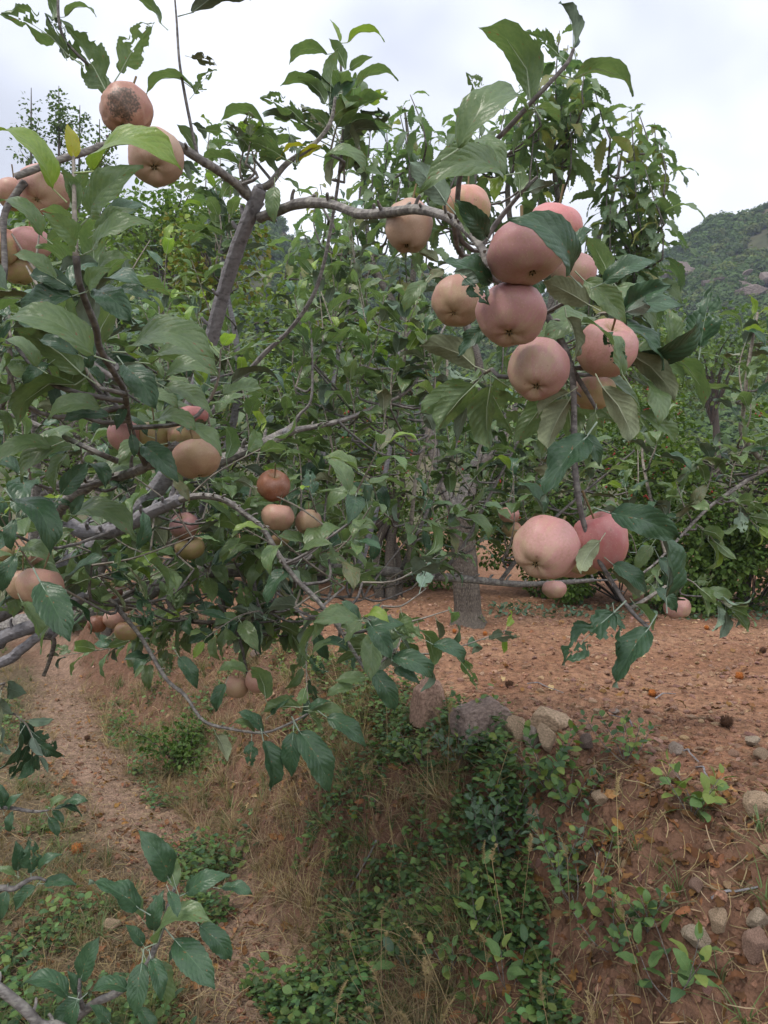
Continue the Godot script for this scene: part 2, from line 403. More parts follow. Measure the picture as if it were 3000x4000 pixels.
func make_leaf_meshes() -> void:
	var shapes := [
		{"w": 0.245, "fold": 0.36, "curl": 0.7, "wave": 0.02, "seed": 1, "twist": 0.25},
		{"w": 0.235, "fold": 0.42, "curl": 1.5, "wave": 0.028, "seed": 2, "twist": -0.3},
		{"w": 0.255, "fold": 0.40, "curl": 2.2, "wave": 0.025, "seed": 3, "twist": 0.2},
		{"w": 0.24, "fold": 0.38, "curl": 1.2, "twist": 1.5, "wave": 0.045, "seed": 4},
		{"w": 0.30, "fold": 1.05, "curl": 0.9, "wave": 0.03, "seed": 5},
		{"w": 0.29, "fold": 0.20, "curl": 0.6, "wave": 0.03, "hole": 0.34, "bite": 0.5, "seed": 6, "seg": 34, "side": 7},
		{"w": 0.28, "fold": 0.30, "curl": 0.9, "wave": 0.04, "hole": 0.15, "bite": 0.55, "twist": 0.6, "seed": 8.3, "seg": 34, "side": 6},
		{"w": 0.20, "fold": 0.55, "curl": 0.5, "wave": 0.01, "seed": 9}]
	L["apple"] = []
	for o in shapes:
		var row := []
		var a := leaf_arrays(o)
		for t in 5:
			var m := ArrayMesh.new()
			m.add_surface_from_arrays(Mesh.PRIMITIVE_TRIANGLES, a[0]); m.surface_set_material(0, M["apple_leaf_top_%d" % t])
			# paler single sheets paint in a backlit look; others have a pale downy underside
			m.add_surface_from_arrays(Mesh.PRIMITIVE_TRIANGLES, a[2] if t in [1, 2, 4] else a[1]); m.surface_set_material(1, M["apple_leaf_under_%d" % t])
			row.append(m)
		L["apple"].append(row)
	L["chestnut"] = []
	for o in [{"w": 0.18, "fold": 0.25, "curl": 1.3, "wave": 0.02, "seed": 11}, {"w": 0.19, "fold": 0.30, "curl": 1.8, "wave": 0.025, "seed": 12}, {"w": 0.175, "fold": 0.25, "curl": 1.0, "twist": 0.9, "wave": 0.03, "seed": 13}, {"w": 0.19, "fold": 0.25, "curl": 1.5, "wave": 0.03, "hole": 0.18, "bite": 0.5, "seed": 14}]:
		o.merge({"tooth": 0.11, "petiole": 0.12, "peak": 0.92, "seg": 22, "side": 2})
		L["chestnut"].append([leaf_mesh(o, M.chestnut_leaf_0, null), leaf_mesh(o, M.chestnut_leaf_1, null), leaf_mesh(o, M.chestnut_leaf_2, null)])
	L["round"] = []
	for o in [{"w": 0.40, "fold": 0.15, "curl": 0.5, "seg": 6, "side": 2, "tooth": 0.0, "seed": 15, "peak": 0.95}, {"w": 0.36, "fold": 0.35, "curl": 0.9, "seg": 6, "side": 2, "tooth": 0.0, "seed": 16, "peak": 0.95}]:
		L["round"].append([leaf_mesh(o, M.herb_leaf_0, null), leaf_mesh(o, M.herb_leaf_1, null), leaf_mesh(o, M.herb_leaf_2, null), leaf_mesh(o, M.herb_leaf_3, null)])
	L["pointed"] = []
	for o in [{"w": 0.30, "fold": 0.25, "curl": 0.7, "seg": 7, "side": 1, "tooth": 0.04, "seed": 17}, {"w": 0.26, "fold": 0.4, "curl": 1.0, "seg": 7, "side": 1, "tooth": 0.04, "seed": 18}]:
		L["pointed"].append([leaf_mesh(o, M.herb_leaf_0, null), leaf_mesh(o, M.herb_leaf_1, null), leaf_mesh(o, M.herb_leaf_2, null), leaf_mesh(o, M.herb_leaf_3, null)])
	L["small"] = []
	for o in [{"w": 0.38, "fold": 0.25, "curl": 0.6, "seg": 4, "side": 1, "tooth": 0.10, "seed": 19, "petiole": 0.0}, {"w": 0.32, "fold": 0.3, "curl": 0.9, "seg": 4, "side": 1, "tooth": 0.10, "seed": 20, "petiole": 0.0}]:
		L["small"].append([leaf_mesh(o, M.small_leaf, null)])
	L["dry"] = []
	for o in [{"w": 0.22, "fold": 0.7, "curl": 1.3, "twist": 0.8, "wave": 0.06, "seg": 14, "side": 2, "tooth": 0.08, "seed": 22, "petiole": 0.1}, {"w": 0.27, "fold": -0.5, "curl": -0.8, "twist": 0.6, "wave": 0.08, "seg": 12, "side": 2, "tooth": 0.06, "seed": 23, "petiole": 0.15}, {"w": 0.30, "fold": 0.3, "curl": 0.5, "wave": 0.09, "seg": 12, "side": 2, "tooth": 0.06, "seed": 24, "petiole": 0.2}]:
		L["dry"].append([leaf_mesh(o, M.dry_leaf, null)])

# ---------------------------------------------------------------- plants: common growth
# a plant record: {"node", "leaves": [[Transform3D, kind, shape, tint, Color]], "limbs": PackedVector3Array}
func plant(called: String, base: Vector3, label: String, category: String, group := "") -> Dictionary:
	return {"node": thing(called, base, label, category, group), "leaves": [], "limbs": PackedVector3Array(), "twigs": 0}

func limb(p: Dictionary, pts: Array, r0: float, r1: float, material: String, called := "branch", sides := 9, rough := 0.10, radii := []) -> MeshInstance3D:
	var o := part(called, tube(pts, r0, r1, sides, rough, 5, radii), M[material], p.node)
	for q in smooth(pts, 6): p.limbs.append(q)
	return o

func add_leaf(p: Dictionary, base: Vector3, dir: Vector3, normal: Vector3, size: float, kind: String, shape: int, tint := 0, color := Color.WHITE) -> void:
	p.leaves.append([frame(dir, normal, size, base), kind, shape, tint, color, size])

# leaves do not grow pressed against the open face of a fruit or across a bare trunk
func crowds(c: Vector3, sz: float) -> bool:
	var d := -c.z
	if d < 0.3: return false
	var u := 1500.0 + c.x / d * F; var v := 2000.0 - (c.y - EYE) / d * F
	for i in fruit.size():
		if i in tucked: continue
		var r: Array = fruit[i]
		if d < r[3] + 0.02 and Vector2(u - r[0], v - r[1]).length() < r[2] * 0.42 + 0.32 * sz / d * F: return true
	for w in clear_of:
		if d < w[4] and u > w[0] and u < w[1] and v > w[2] and v < w[3]: return true
	return false

# a leafy shoot: a thin stem with leaves set round it in a spiral
func shoot(p: Dictionary, a: Vector3, b: Vector3, n: int, size: float, o := {}) -> void:
	var kind: String = o.get("kind", "apple"); var droop: float = o.get("droop", 0.15); var r: float = o.get("r", 0.0026); var spread: float = o.get("spread", 1.0)
	var dirn := (b - a)
	var side := dirn.cross(Vector3(rr(-1, 1), 0.2, rr(-1, 1))).normalized() * dirn.length() * rr(0.04, 0.12)
	var pts := [a, a.lerp(b, 0.35) + side, a.lerp(b, 0.7) + side * 0.6, b]
	part(o.get("called", "shoot"), tube(pts, r, r * 0.45, 5, 0.03, 3), M[o.get("bark", "bark_young")], p.node)
	var c := smooth(pts, 6)
	var ph := rr(0, TAU)
	var first: float = o.get("first", 0.12)
	for i in n:
		var f := first + (1.0 - first) * float(i) / maxf(1.0, n - 1)
		var g := f * (c.size() - 1); var k := mini(int(g), c.size() - 2)
		var q := c[k].lerp(c[k + 1], g - k); var T := (c[k + 1] - c[k]).normalized()
		ph += 2.4 + rr(-0.3, 0.3)
		var X := T.cross(Vector3(0.31, 0.2, 0.9)).normalized(); var R := X * cos(ph) + T.cross(X) * sin(ph)
		var el := lerpf(0.25, 0.85, f * f) * rr(0.7, 1.3)
		var dir: Vector3 = (R * cos(el) * spread + T * sin(el) * o.get("rise", 1.0) + Vector3.DOWN * droop * rr(0.4, 1.5)).normalized()
		var sz := size * rr(0.8, 1.15) * lerpf(1.0, o.get("tip", 0.55), pow(f, 3.0))
		var nrm: Vector3 = (T * 0.9 + Vector3.UP * 0.5 - dir * 0.2 + Vector3(rr(-0.4, 0.4), rr(-0.2, 0.2), rr(-0.4, 0.4)))
		var pet: float = o.get("petiole", 0.24)
		var tint := 0
		var shape := 0
		if kind == "apple":
			var z := rng.randf()
			shape = [0, 1, 1, 2, 2, 3, 3, 4, 7, 5, 6][int(z * 10.7)]
			tint = 0 if rng.randf() < o.get("dark", 0.30) else 1
			if f > 0.85 and rng.randf() < o.get("young", 0.3): tint = 2
			elif rng.randf() < 0.04: tint = 3
		else:
			shape = rng.randi() % L[kind].size()
			var pick: Array = o.get("tints", [0])
			tint = pick[rng.randi() % pick.size()]
		if crowds(q + dir * (pet + 0.5) * sz, sz): continue
		var col: Color = o.get("color", Color.WHITE)
		var vv := rr(0.85, 1.35)
		add_leaf(p, q + dir * pet * sz, dir, nrm, sz, kind, shape, tint, Color(col.r * vv * rr(0.93, 1.07), col.g * vv, col.b * vv * rr(0.9, 1.1)))

# a shoot that does not start on a limb already traced gets a twig from the nearest limb
func tied_shoot(p: Dictionary, a: Vector3, b: Vector3, n: int, size: float, o := {}) -> void:
	var best := 1e9; var near := a
	for q in p.limbs:
		var dd: float = q.distance_squared_to(a) + maxf(0.0, q.y - a.y) * 0.6
		if dd < best: best = dd; near = q
	if best > 0.0004:
		var mid := near.lerp(a, 0.5) + Vector3(rr(-0.03, 0.03), -near.distance_to(a) * 0.12, rr(-0.03, 0.03))
		var r: float = o.get("r", 0.0026)
		part("twig", tube([near, mid, a], r * 1.5, r, 5, 0.05, 3), M[o.get("twig_bark", "bark_twig")], p.node)
	shoot(p, a, b, n, size, o)

# the leaves that show largest become parts of their own, the rest one mass
func leaf_out(p: Dictionary, most := 300) -> void:
	var cam := Vector3(0, EYE, 0)
	var ranked := []
	for l in p.leaves:
		var t: Transform3D = l[0]
		var q := t.origin - t.basis.z * 0.5
		var d := -q.z
		var seen := d > 0.25 and absf(q.x / d) < 0.56 and absf((q.y - EYE) / d) < 0.72
		ranked.append([(l[5] / q.distance_to(cam)) * (1.0 if seen else 0.01), l])
	ranked.sort_custom(func(x, y): return x[0] > y[0])
	var rest := {}
	var node: Node3D = p.node
	for i in ranked.size():
		var l: Array = ranked[i][1]
		if i < most and ranked[i][0] > 0.004:
			var o := MeshInstance3D.new(); o.name = "leaf" if i == 0 else "leaf_%03d" % i
			var row: Array = L[l[1]][l[2]]
			o.mesh = row[mini(l[3], row.size() - 1)]
			node.add_child(o)
			var t: Transform3D = l[0]; t.origin -= node.position
			o.transform = t
		else:
			var key: String = "%s|%d|%d" % [l[1], l[2], l[3]]
			if not rest.has(key): rest[key] = []
			rest[key].append(l)
	if rest.size():
		var hold := Node3D.new(); hold.name = "foliage"; node.add_child(hold); hold.set_meta("kind", "stuff")
		for key in rest:
			var places := []; var tints := PackedColorArray()
			for l in rest[key]: places.append(l[0]); tints.append(l[4])
			var l0: Array = rest[key][0]; var row: Array = L[l0[1]][l0[2]]
			var s := scatter(hold, "leaf_mass", row[mini(l0[3], row.size() - 1)], places, tints)
			s.set_meta("kind", "stuff")

# ---------------------------------------------------------------- rocks
func rock_mesh(seed_: int, level: int, planes: int, bump: float, near := 0.50, far := 0.86, faces := []) -> ArrayMesh:
	var r := RandomNumberGenerator.new(); r.seed = seed_
	var cut := []
	for i in planes: cut.append([Vector3(r.randf_range(-1, 1), r.randf_range(-1, 1), r.randf_range(-1, 1)).normalized(), r.randf_range(near, far)])
	for f in faces: cut.append([f[0].normalized(), f[1]])
	var tris := []
	var c := [Vector3.RIGHT, Vector3.LEFT, Vector3.UP, Vector3.DOWN, Vector3.BACK, Vector3.FORWARD]
	for f in [[0, 2, 4], [4, 2, 1], [1, 2, 5], [5, 2, 0], [4, 3, 0], [1, 3, 4], [5, 3, 1], [0, 3, 5]]: tris.append([c[f[0]], c[f[1]], c[f[2]]])
	for k in level:
		var nx := []
		for t in tris:
			var ab: Vector3 = (t[0] + t[1]).normalized(); var bc: Vector3 = (t[1] + t[2]).normalized(); var ca: Vector3 = (t[2] + t[0]).normalized()
			nx.append([t[0], ab, ca]); nx.append([ab, t[1], bc]); nx.append([ca, bc, t[2]]); nx.append([ab, bc, ca])
		tris = nx
	var v := PackedVector3Array(); var idx := PackedInt32Array(); var uv := PackedVector2Array()
	for t in tris:
		var q := []
		for d in t:
			var rad := 1.0
			for p in cut:
				var k: float = d.dot(p[0])
				if k > 0.01: rad = minf(rad, p[1] / k)
			rad *= 1.0 + bump * nf.get_noise_3d(d.x * 2.2 + seed_, d.y * 2.2, d.z * 2.2) + bump * 0.5 * nf.get_noise_3d(d.x * 7.0, d.y * 7.0 + seed_, d.z * 7.0)
			q.append(d * rad * 0.5)
		var n := v.size()
		v.append_array([q[0], q[1], q[2]]); uv.append_array([Vector2.ZERO, Vector2.ZERO, Vector2.ZERO])
		if (q[2] - q[0]).cross(q[1] - q[0]).dot(q[0] + q[1] + q[2]) > 0: idx.append_array([n, n + 1, n + 2])
		else: idx.append_array([n, n + 2, n + 1])
	return mesh_of(v, uv, idx)

func make_rock_meshes() -> void:
	for i in 6: RK.append(rock_mesh(40 + i, 4, 10, 0.07))
	for i in 4: RK.append(rock_mesh(60 + i, 2, 7, 0.12))
	for i in 5: RK.append(rock_mesh([91, 97, 103, 109, 115][i], 4, 9, 0.045, 0.42, 0.66))
	# two split boulders: a tilted slab and a taller block
	RK.append(rock_mesh(131, 5, 3, 0.05, 0.7, 0.9, [[Vector3(0, 0.35, 1), 0.42], [Vector3(-0.45, 1, 0.15), 0.46], [Vector3(0.75, 0.8, 0.1), 0.60], [Vector3(-1, 0.15, 0.2), 0.66], [Vector3(1, 0.2, 0.15), 0.70], [Vector3(0.1, 0.3, -1), 0.5], [Vector3(0, -1, 0), 0.6], [Vector3(-0.6, 0.5, 0.8), 0.58]]))
	RK.append(rock_mesh(137, 5, 3, 0.05, 0.7, 0.9, [[Vector3(0.15, 0.2, 1), 0.45], [Vector3(0.5, 1, 0.2), 0.66], [Vector3(-0.7, 0.9, 0.1), 0.62], [Vector3(-1, 0.1, 0.1), 0.52], [Vector3(1, 0.15, 0.1), 0.52], [Vector3(0, 0.2, -1), 0.5], [Vector3(0.7, 0.4, 0.7), 0.56], [Vector3(0, -1, 0), 0.6]]))

# ---------------------------------------------------------------- ground
var edge := [Vector2(2.6, 0.4), Vector2(1.6, -1.2), Vector2(0.95, -2.05), Vector2(0.40, -2.86), Vector2(-0.02, -3.6), Vector2(-0.35, -4.3), Vector2(-0.8, -5.2), Vector2(-1.6, -6.6), Vector2(-3.0, -8.5), Vector2(-6.0, -13.0), Vector2(-30.0, -40.0)]
var trail := [Vector2(-0.05, -1.0), Vector2(-0.26, -2.27), Vector2(-0.46, -2.6), Vector2(-0.68, -3.05), Vector2(-1.1, -3.65), Vector2(-1.75, -4.55), Vector2(-2.5, -6.04), Vector2(-3.6, -8.5), Vector2(-6.0, -12.0)]

func side_of(p: Vector2) -> float:
	# distance from the terrace edge, positive on the terrace
	var best := 1e9; var s := 1.0
	for i in edge.size() - 1:
		var a: Vector2 = edge[i]; var b: Vector2 = edge[i + 1]
		var ab := b - a
		var q := a + ab * clampf((p - a).dot(ab) / ab.length_squared(), 0, 1)
		var d := p.distance_squared_to(q)
		if d < best:
			best = d; s = 1.0 if ab.cross(p - a) > 0.0 else -1.0
	return sqrt(best) * s

func off_trail(p: Vector2) -> float:
	var best := 1e9
	for i in trail.size() - 1:
		var a: Vector2 = trail[i]; var b: Vector2 = trail[i + 1]; var ab := b - a
		best = minf(best, p.distance_squared_to(a + ab * clampf((p - a).dot(ab) / ab.length_squared(), 0, 1)))
	return sqrt(best)

func land(x: float, z: float, s: float) -> float:
	var k := clampf((s + 0.78) / 0.86, 0.0, 1.0)
	var wob := nz.get_noise_2d(x * 0.9, z * 0.9)
	var y := 0.725 * pow(k * k * (3.0 - 2.0 * k), 0.85)
	var face := clampf(1.0 - absf(s + 0.35) / 0.5, 0, 1)
	y += face * (0.12 * nz.get_noise_2d(x * 1.6 + 4.0, z * 1.6) + 0.075 * nf.get_noise_2d(x * 5.0, z * 5.0))
	y += 0.025 * wob + 0.018 * nf.get_noise_2d(x * 3.0 + 30.0, z * 3.0) + 0.010 * nf.get_noise_2d(x * 12.0, z * 12.0)
	if s > 0.2: y += 0.004 * nf.get_noise_2d(x * 30.0, z * 30.0)
	return y

func ground_y(x: float, z: float) -> float:
	return land(x, z, side_of(Vector2(x, z)))

func spaced(lo: float, hi: float, fine_lo: float, fine_hi: float, step: float) -> PackedFloat32Array:
	var out := PackedFloat32Array(); var head := []
	var x := fine_lo; var st := step
	while x > lo: st *= 1.22; x -= st; head.append(maxf(x, lo))
	head.reverse(); out.append_array(PackedFloat32Array(head))
	x = fine_lo
	while x < fine_hi: out.append(x); x += step
	st = step
	while x < hi: out.append(x); st *= 1.22; x += st
	out.append(hi)
	return out

func build_ground() -> void:
	var xs := spaced(-400, 400, -3.2, 4.0, 0.034); var zs := spaced(-500, 60, -8.0, -1.2, 0.034)
	var v := PackedVector3Array(); var col := PackedColorArray(); var idx := PackedInt32Array()
	var terrace := Color(0.31, 0.158, 0.093); var terrace2 := Color(0.41, 0.232, 0.142); var bank := Color(0.20, 0.11, 0.072); var trailc := Color(0.34, 0.225, 0.16); var turf := Color(0.195, 0.145, 0.09)  # bank and turf are brown soil, darkened further for the shade over them
	for z in zs:
		for x in xs:
			var p := Vector2(x, z); var s := side_of(p)
			v.append(Vector3(x, land(x, z, s), z))
			var n := nz.get_noise_2d(x * 1.3, z * 1.3); var n2 := nf.get_noise_2d(x * 6.0, z * 6.0)
			var up := clampf((s + 0.02 + 0.16 * n2 + 0.1 * n) / 0.14, 0, 1)
			var tc := terrace.lerp(terrace2, clampf(0.5 + n * 0.9 + 0.3 * n2, 0, 1))
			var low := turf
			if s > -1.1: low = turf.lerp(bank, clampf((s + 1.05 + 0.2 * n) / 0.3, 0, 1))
			var ot := off_trail(p)
			low = low.lerp(trailc, clampf(1.0 - (ot - 0.10 + 0.10 * n + 0.10 * n2) / 0.15, 0, 1) * 0.9)
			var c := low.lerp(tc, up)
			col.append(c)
	var w := xs.size()
	for j in zs.size() - 1:
		for i in w - 1:
			var a := j * w + i; var b := a + w
			idx.append_array([a, a + 1, b, a + 1, b + 1, b])
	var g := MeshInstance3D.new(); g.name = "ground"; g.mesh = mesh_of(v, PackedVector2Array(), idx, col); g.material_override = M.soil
	add_child(g); g.set_meta("kind", "structure")

# ---------------------------------------------------------------- hills
var ridge_u := [-1500.0, -500.0, 500.0, 800.0, 1050.0, 1300.0, 1600.0, 2000.0, 2400.0, 2620.0, 2800.0, 3000.0, 3500.0, 5000.0]
var ridge_v := [900.0, 850.0, 835.0, 815.0, 790.0, 900.0, 1020.0, 1120.0, 1090.0, 950.0, 850.0, 765.0, 600.0, 520.0]

func hill_y(x: float, z: float) -> float:
	var u := x / 120.0 * F + 1500.0
	var k := 0
	while k < ridge_u.size() - 2 and u > ridge_u[k + 1]: k += 1
	var f := clampf((u - ridge_u[k]) / (ridge_u[k + 1] - ridge_u[k]), 0, 1)
	var h: float = (2000.0 - lerpf(ridge_v[k], ridge_v[k + 1], f * f * (3.0 - 2.0 * f) * 0.5 + f * 0.5)) / F * 120.0
	var t := (-z - 30.0) / 90.0
	var prof := pow(clampf(t, 0, 1), 1.15) if t < 1.0 else maxf(0.0, 1.0 - (t - 1.0) * 0.8)
	return h * prof - 0.6 + prof * 3.0 * nz.get_noise_2d(x * 0.04, z * 0.04) + prof * 1.2 * nz.get_noise_2d(x * 0.15, z * 0.15)

func crown_mesh(seed_: int, tris: int, leaf: float) -> ArrayMesh:
	var r := RandomNumberGenerator.new(); r.seed = seed_
	var v := PackedVector3Array(); var idx := PackedInt32Array()
	for i in tris:
		var d := Vector3(r.randf_range(-1, 1), r.randf_range(-0.35, 1), r.randf_range(-1, 1)).normalized()
		var lobe := 0.75 + 0.45 * nz.get_noise_3d(d.x * 1.7 + seed_, d.y * 1.7, d.z * 1.7)
		var c := d * lobe * 0.5 * r.randf_range(0.72, 1.0)
		var t := d.cross(Vector3(r.randf_range(-1, 1), r.randf_range(-1, 1), r.randf_range(-1, 1))).normalized(); var b := (d + Vector3(r.randf_range(-0.8, 0.8), r.randf_range(-0.8, 0.8), r.randf_range(-0.8, 0.8))).normalized().cross(t)
		var n := v.size(); var s := leaf * r.randf_range(0.6, 1.2)
		v.append_array([c + t * s, c - t * s * 0.4 + b * s * 0.8, c - t * s * 0.7 - b * s * 0.6])
		if (v[n + 2] - v[n]).cross(v[n + 1] - v[n]).dot(d) > 0: idx.append_array([n, n + 1, n + 2])
		else: idx.append_array([n, n + 2, n + 1])
	return mesh_of(v, PackedVector2Array(), idx)

func build_hills() -> void:
	var v := PackedVector3Array(); var col := PackedColorArray(); var idx := PackedInt32Array()
	var nx := 150; var nzz := 80
	for j in nzz + 1:
		var z := -30.0 - 170.0 * j / nzz
		for i in nx + 1:
			var x := -130.0 + 300.0 * i / nx
			v.append(Vector3(x, hill_y(x, z), z))
			var n := nz.get_noise_2d(x * 0.08, z * 0.08)
			col.append(Color(0.08, 0.085, 0.045).lerp(Color(0.15, 0.13, 0.08), clampf(0.5 + n, 0, 1)))
	for j in nzz:
		for i in nx:
			var a := j * (nx + 1) + i; var b := a + nx + 1
			idx.append_array([a, a + 1, b, a + 1, b + 1, b])
	var h := MeshInstance3D.new(); h.name = "hill"; h.mesh = mesh_of(v, PackedVector2Array(), idx, col); h.material_override = M.hillside
	add_child(h); h.set_meta("kind", "structure")
	var w := Node3D.new(); w.name = "hillside_scrub"; add_child(w)
	tag(w, "dense green scrub and low trees covering the far hillside", "scrub", "", "stuff")
	for k in 3:
		var cm := crown_mesh(80 + k, 260, 0.10)
		cm.surface_set_material(0, M.small_leaf)
		var places := []; var tints := PackedColorArray()
		for i in 3600:
			var z := rr(-44, -126); var x := 0.0
			if i % 5 < 3: x = rr(0.29, 0.56) * -z
			else: x = rr(-0.55, 0.3) * -z
			var y := hill_y(x, z)
			if y < 0.5: continue
			var rocky := nz.get_noise_2d(x * 0.09 + 20.0, z * 0.09)
			if rocky > 0.34: continue
			var s := rr(1.3, 2.9) * (1.25 if rocky < -0.1 else 0.9)
			places.append(Transform3D(Basis.from_euler(Vector3(0, rr(0, TAU), 0)).scaled(Vector3(s, s * rr(0.7, 1.05), s)), Vector3(x, y + s * 0.2, z)))
			var g := rr(0.55, 1.1); var q := rng.randf()
			tints.append(Color(0.60 * g, 0.78 * g, 0.46 * g) if q < 0.78 else (Color(0.92 * g, 0.85 * g, 0.45 * g) if q < 0.92 else Color(0.8 * g, 0.68 * g, 0.6 * g)))
		scatter(w, "shrub_mass", cm, places, tints).set_meta("kind", "stuff")
	# bare rock bands below the ridge
	for a in [["long broken band of grey purple rock under the ridge scrub", [[2640, 1085, 5.0], [2665, 1080, 5.0], [2700, 1075, 5.5], [2735, 1085, 4.5], [2770, 1090, 4.5], [2810, 1098, 5.0], [2850, 1100, 6.0], [2890, 1105, 5.5], [2950, 1110, 6.5], [3000, 1112, 6.0]]], ["craggy rock face just below the long rock band", [[2760, 1140, 3.5], [2820, 1150, 4.0], [2890, 1160, 4.5], [2930, 1165, 4.5], [2990, 1165, 5.0]]], ["small pale rock patch low on the scrubby slope", [[2930, 1225, 3.0], [2960, 1220, 3.5], [2880, 1235, 2.6]]]]:
		var o: Node3D = null
		for r in a[1]:
			var d := 60.0
			var base := at(r[0], r[1], d)
			while d < 125.0 and base.y > hill_y(base.x, base.z): d += 0.6; base = at(r[0], r[1], d)
			base.y = hill_y(base.x, base.z)
			if o == null: o = thing("rock_outcrop", base, a[0], "rock", "rock faces on the hillside")
			for k in 3:
				var m := part("rock", RK[10 + rng.randi() % 5], M.rock_far, o, false)
				m.position = base - o.position + Vector3(rr(-0.5, 0.5), rr(-0.35, 0.05), rr(-0.3, 0.3)) * r[2]
				m.rotation = Vector3(rr(-0.9, 0.9), rr(0, TAU), rr(-0.9, 0.9)); m.scale = Vector3(rr(0.5, 1.1), rr(0.3, 0.7), rr(0.5, 1.0)) * r[2] * rr(0.6, 1.2)

# ---------------------------------------------------------------- trees far behind
# leaves scattered in clumps round the ends of limbs
func leafy_cloud(p: Dictionary, called: String, kind: String, centres: Array, n: int, size: float, colors: Array, droop := 0.3) -> void:
	var hold := Node3D.new(); hold.name = called; p.node.add_child(hold); hold.set_meta("kind", "stuff")
	var sets := []; var tints := []
	for k in L[kind].size(): sets.append([]); tints.append(PackedColorArray())
	for i in n:
		var c: Array = centres[rng.randi() % centres.size()]
		var d := Vector3(rr(-1, 1), rr(-1, 1), rr(-1, 1))
		while d.length() > 1.0: d = Vector3(rr(-1, 1), rr(-1, 1), rr(-1, 1))
		d = d.normalized() * pow(d.length(), 0.6)
		var q: Vector3 = c[0] + d * c[1]
		if nz.get_noise_3d(q.x * 2.4, q.y * 2.4, q.z * 2.4) < -0.22: continue
		var dir := (d + Vector3(rr(-1, 1), rr(-1, 1) - droop, rr(-1, 1))).normalized()
		var k: int = rng.randi() % L[kind].size()
		var cc: Color = colors[rng.randi() % colors.size()]; var g := rr(0.75, 1.2)
		sets[k].append(frame(dir, Vector3(rr(-0.6, 0.6), 1, rr(-0.6, 0.6)), size * rr(0.7, 1.3), q)); tints[k].append(Color(cc.r * g, cc.g * g, cc.b * g))
	for k in sets.size():
		if sets[k].size(): scatter(hold, "leaf_mass", L[kind][k][0], sets[k], tints[k]).set_meta("kind", "stuff")

func build_far_trees() -> void:
	var pops := [[122, 343, 24.0, "faint thin poplar with sparse airy crown beyond the pale branch"], [230, 335, 24.5, "tallest slender poplar spire rising against the white sky"], [312, 411, 25.5, "narrow poplar spire between the tallest poplar and the short one"], [389, 466, 23.5, "short slender poplar closest to the spotted brown apple"]]
	for a in pops:
		var top := at(a[0], a[1], a[2])
		var base := Vector3(top.x + rr(-0.3, 0.3), 0.0, top.z)
		base.y = ground_y(base.x, base.z) - 0.05
		var p := plant("poplar_tree", base, a[3], "tree", "poplars against the sky")
		limb(p, [base, base.lerp(top, 0.4) + Vector3(rr(-0.2, 0.2), 0, 0), base.lerp(top, 0.75), top], 0.13, 0.01, "bark_dark", "trunk", 6, 0.05)
		var cs := [[top - Vector3(0, 0.5, 0), 0.32]]
		for k in 16:
			var f := rr(0.45, 0.97)
			var q := base.lerp(top, f); var out := Vector3(rr(-1, 1), 0, rr(-1, 1)).normalized() * (1.0 - f + 0.12) * rr(0.8, 1.7)
			var e := q + out + Vector3(0, rr(0.9, 1.8) * (1.15 - f), 0)
			limb(p, [q, q.lerp(e, 0.5) + out * 0.12, e], 0.02, 0.006, "bark_dark", "branch", 4, 0.0)
			cs.append([e, 0.34]); cs.append([q.lerp(e, 0.6), 0.26])
		leafy_cloud(p, "foliage", "small", cs, 1500, 0.11, [Color(0.75, 0.85, 0.72), Color(0.95, 1.0, 0.8)], 0.1)
	var back := [
		[640, 1010, 15.0, 1.5, 1.7, "grey green willow with a rounded crown behind the leafy apple shoots", "willow_tree", 3600, 0.11, [Color(1.25, 1.4, 1.2), Color(1.5, 1.5, 1.1), Color(1.0, 1.15, 1.0)]],
		[860, 1060, 12.0, 0.9, 0.9, "bushy tree with yellowing leaves beside the grey upright apple limb", "broadleaf_tree", 2200, 0.10, [Color(1.5, 1.4, 0.75), Color(1.2, 1.25, 0.8), Color(1.7, 1.0, 0.6)]],
		[250, 1080, 13.0, 1.7, 1.3, "dark green broad tree behind the apples at the pale twig", "broadleaf_tree", 3200, 0.11, [Color(1.0, 1.15, 0.9), Color(1.2, 1.25, 0.9)]],
		[1180, 1300, 11.0, 1.4, 0.9, "dull green scrub tree behind the upright apple limb and chestnut", "broadleaf_tree", 3000, 0.10, [Color(1.0, 1.1, 0.85), Color(1.3, 1.25, 0.85)]],
		[2780, 1420, 22.0, 2.6, 1.1, "low dark green tree standing at the foot of the hill", "broadleaf_tree", 3400, 0.14, [Color(0.8, 0.95, 0.7), Color(1.0, 1.1, 0.75)]],
		[2440, 1450, 20.0, 1.8, 1.0, "yellowish shrubby tree at the foot of the hill", "broadleaf_tree", 2600, 0.13, [Color(1.2, 1.15, 0.7), Color(0.9, 1.0, 0.7), Color(1.1, 0.9, 0.7)]]]
	for a in back:
		var c := at(a[0], a[1], a[2])
		var base := Vector3(c.x, ground_y(c.x, c.z) - 0.05, c.z)
		var p := plant(a[6], base, a[5], "tree")
		limb(p, [base, base.lerp(c, 0.5) + Vector3(0.15, 0, 0), c], 0.16, 0.05, "bark_dark", "trunk", 7, 0.1)
		var cs := []
		for k in 18:
			var d := Vector3(rr(-1, 1), rr(-0.8, 1), rr(-1, 1)).normalized() * rr(0.45, 0.95)
			var e := c + Vector3(d.x * a[3], d.y * a[4], d.z * a[3])
			limb(p, [base.lerp(c, rr(0.6, 0.95)), c.lerp(e, 0.5), e], 0.035, 0.008, "bark_dark", "branch", 4, 0.0)
			cs.append([e, a[3] * rr(0.28, 0.45)])
		leafy_cloud(p, "foliage", "small", cs, a[7], a[8], a[9], 0.4)

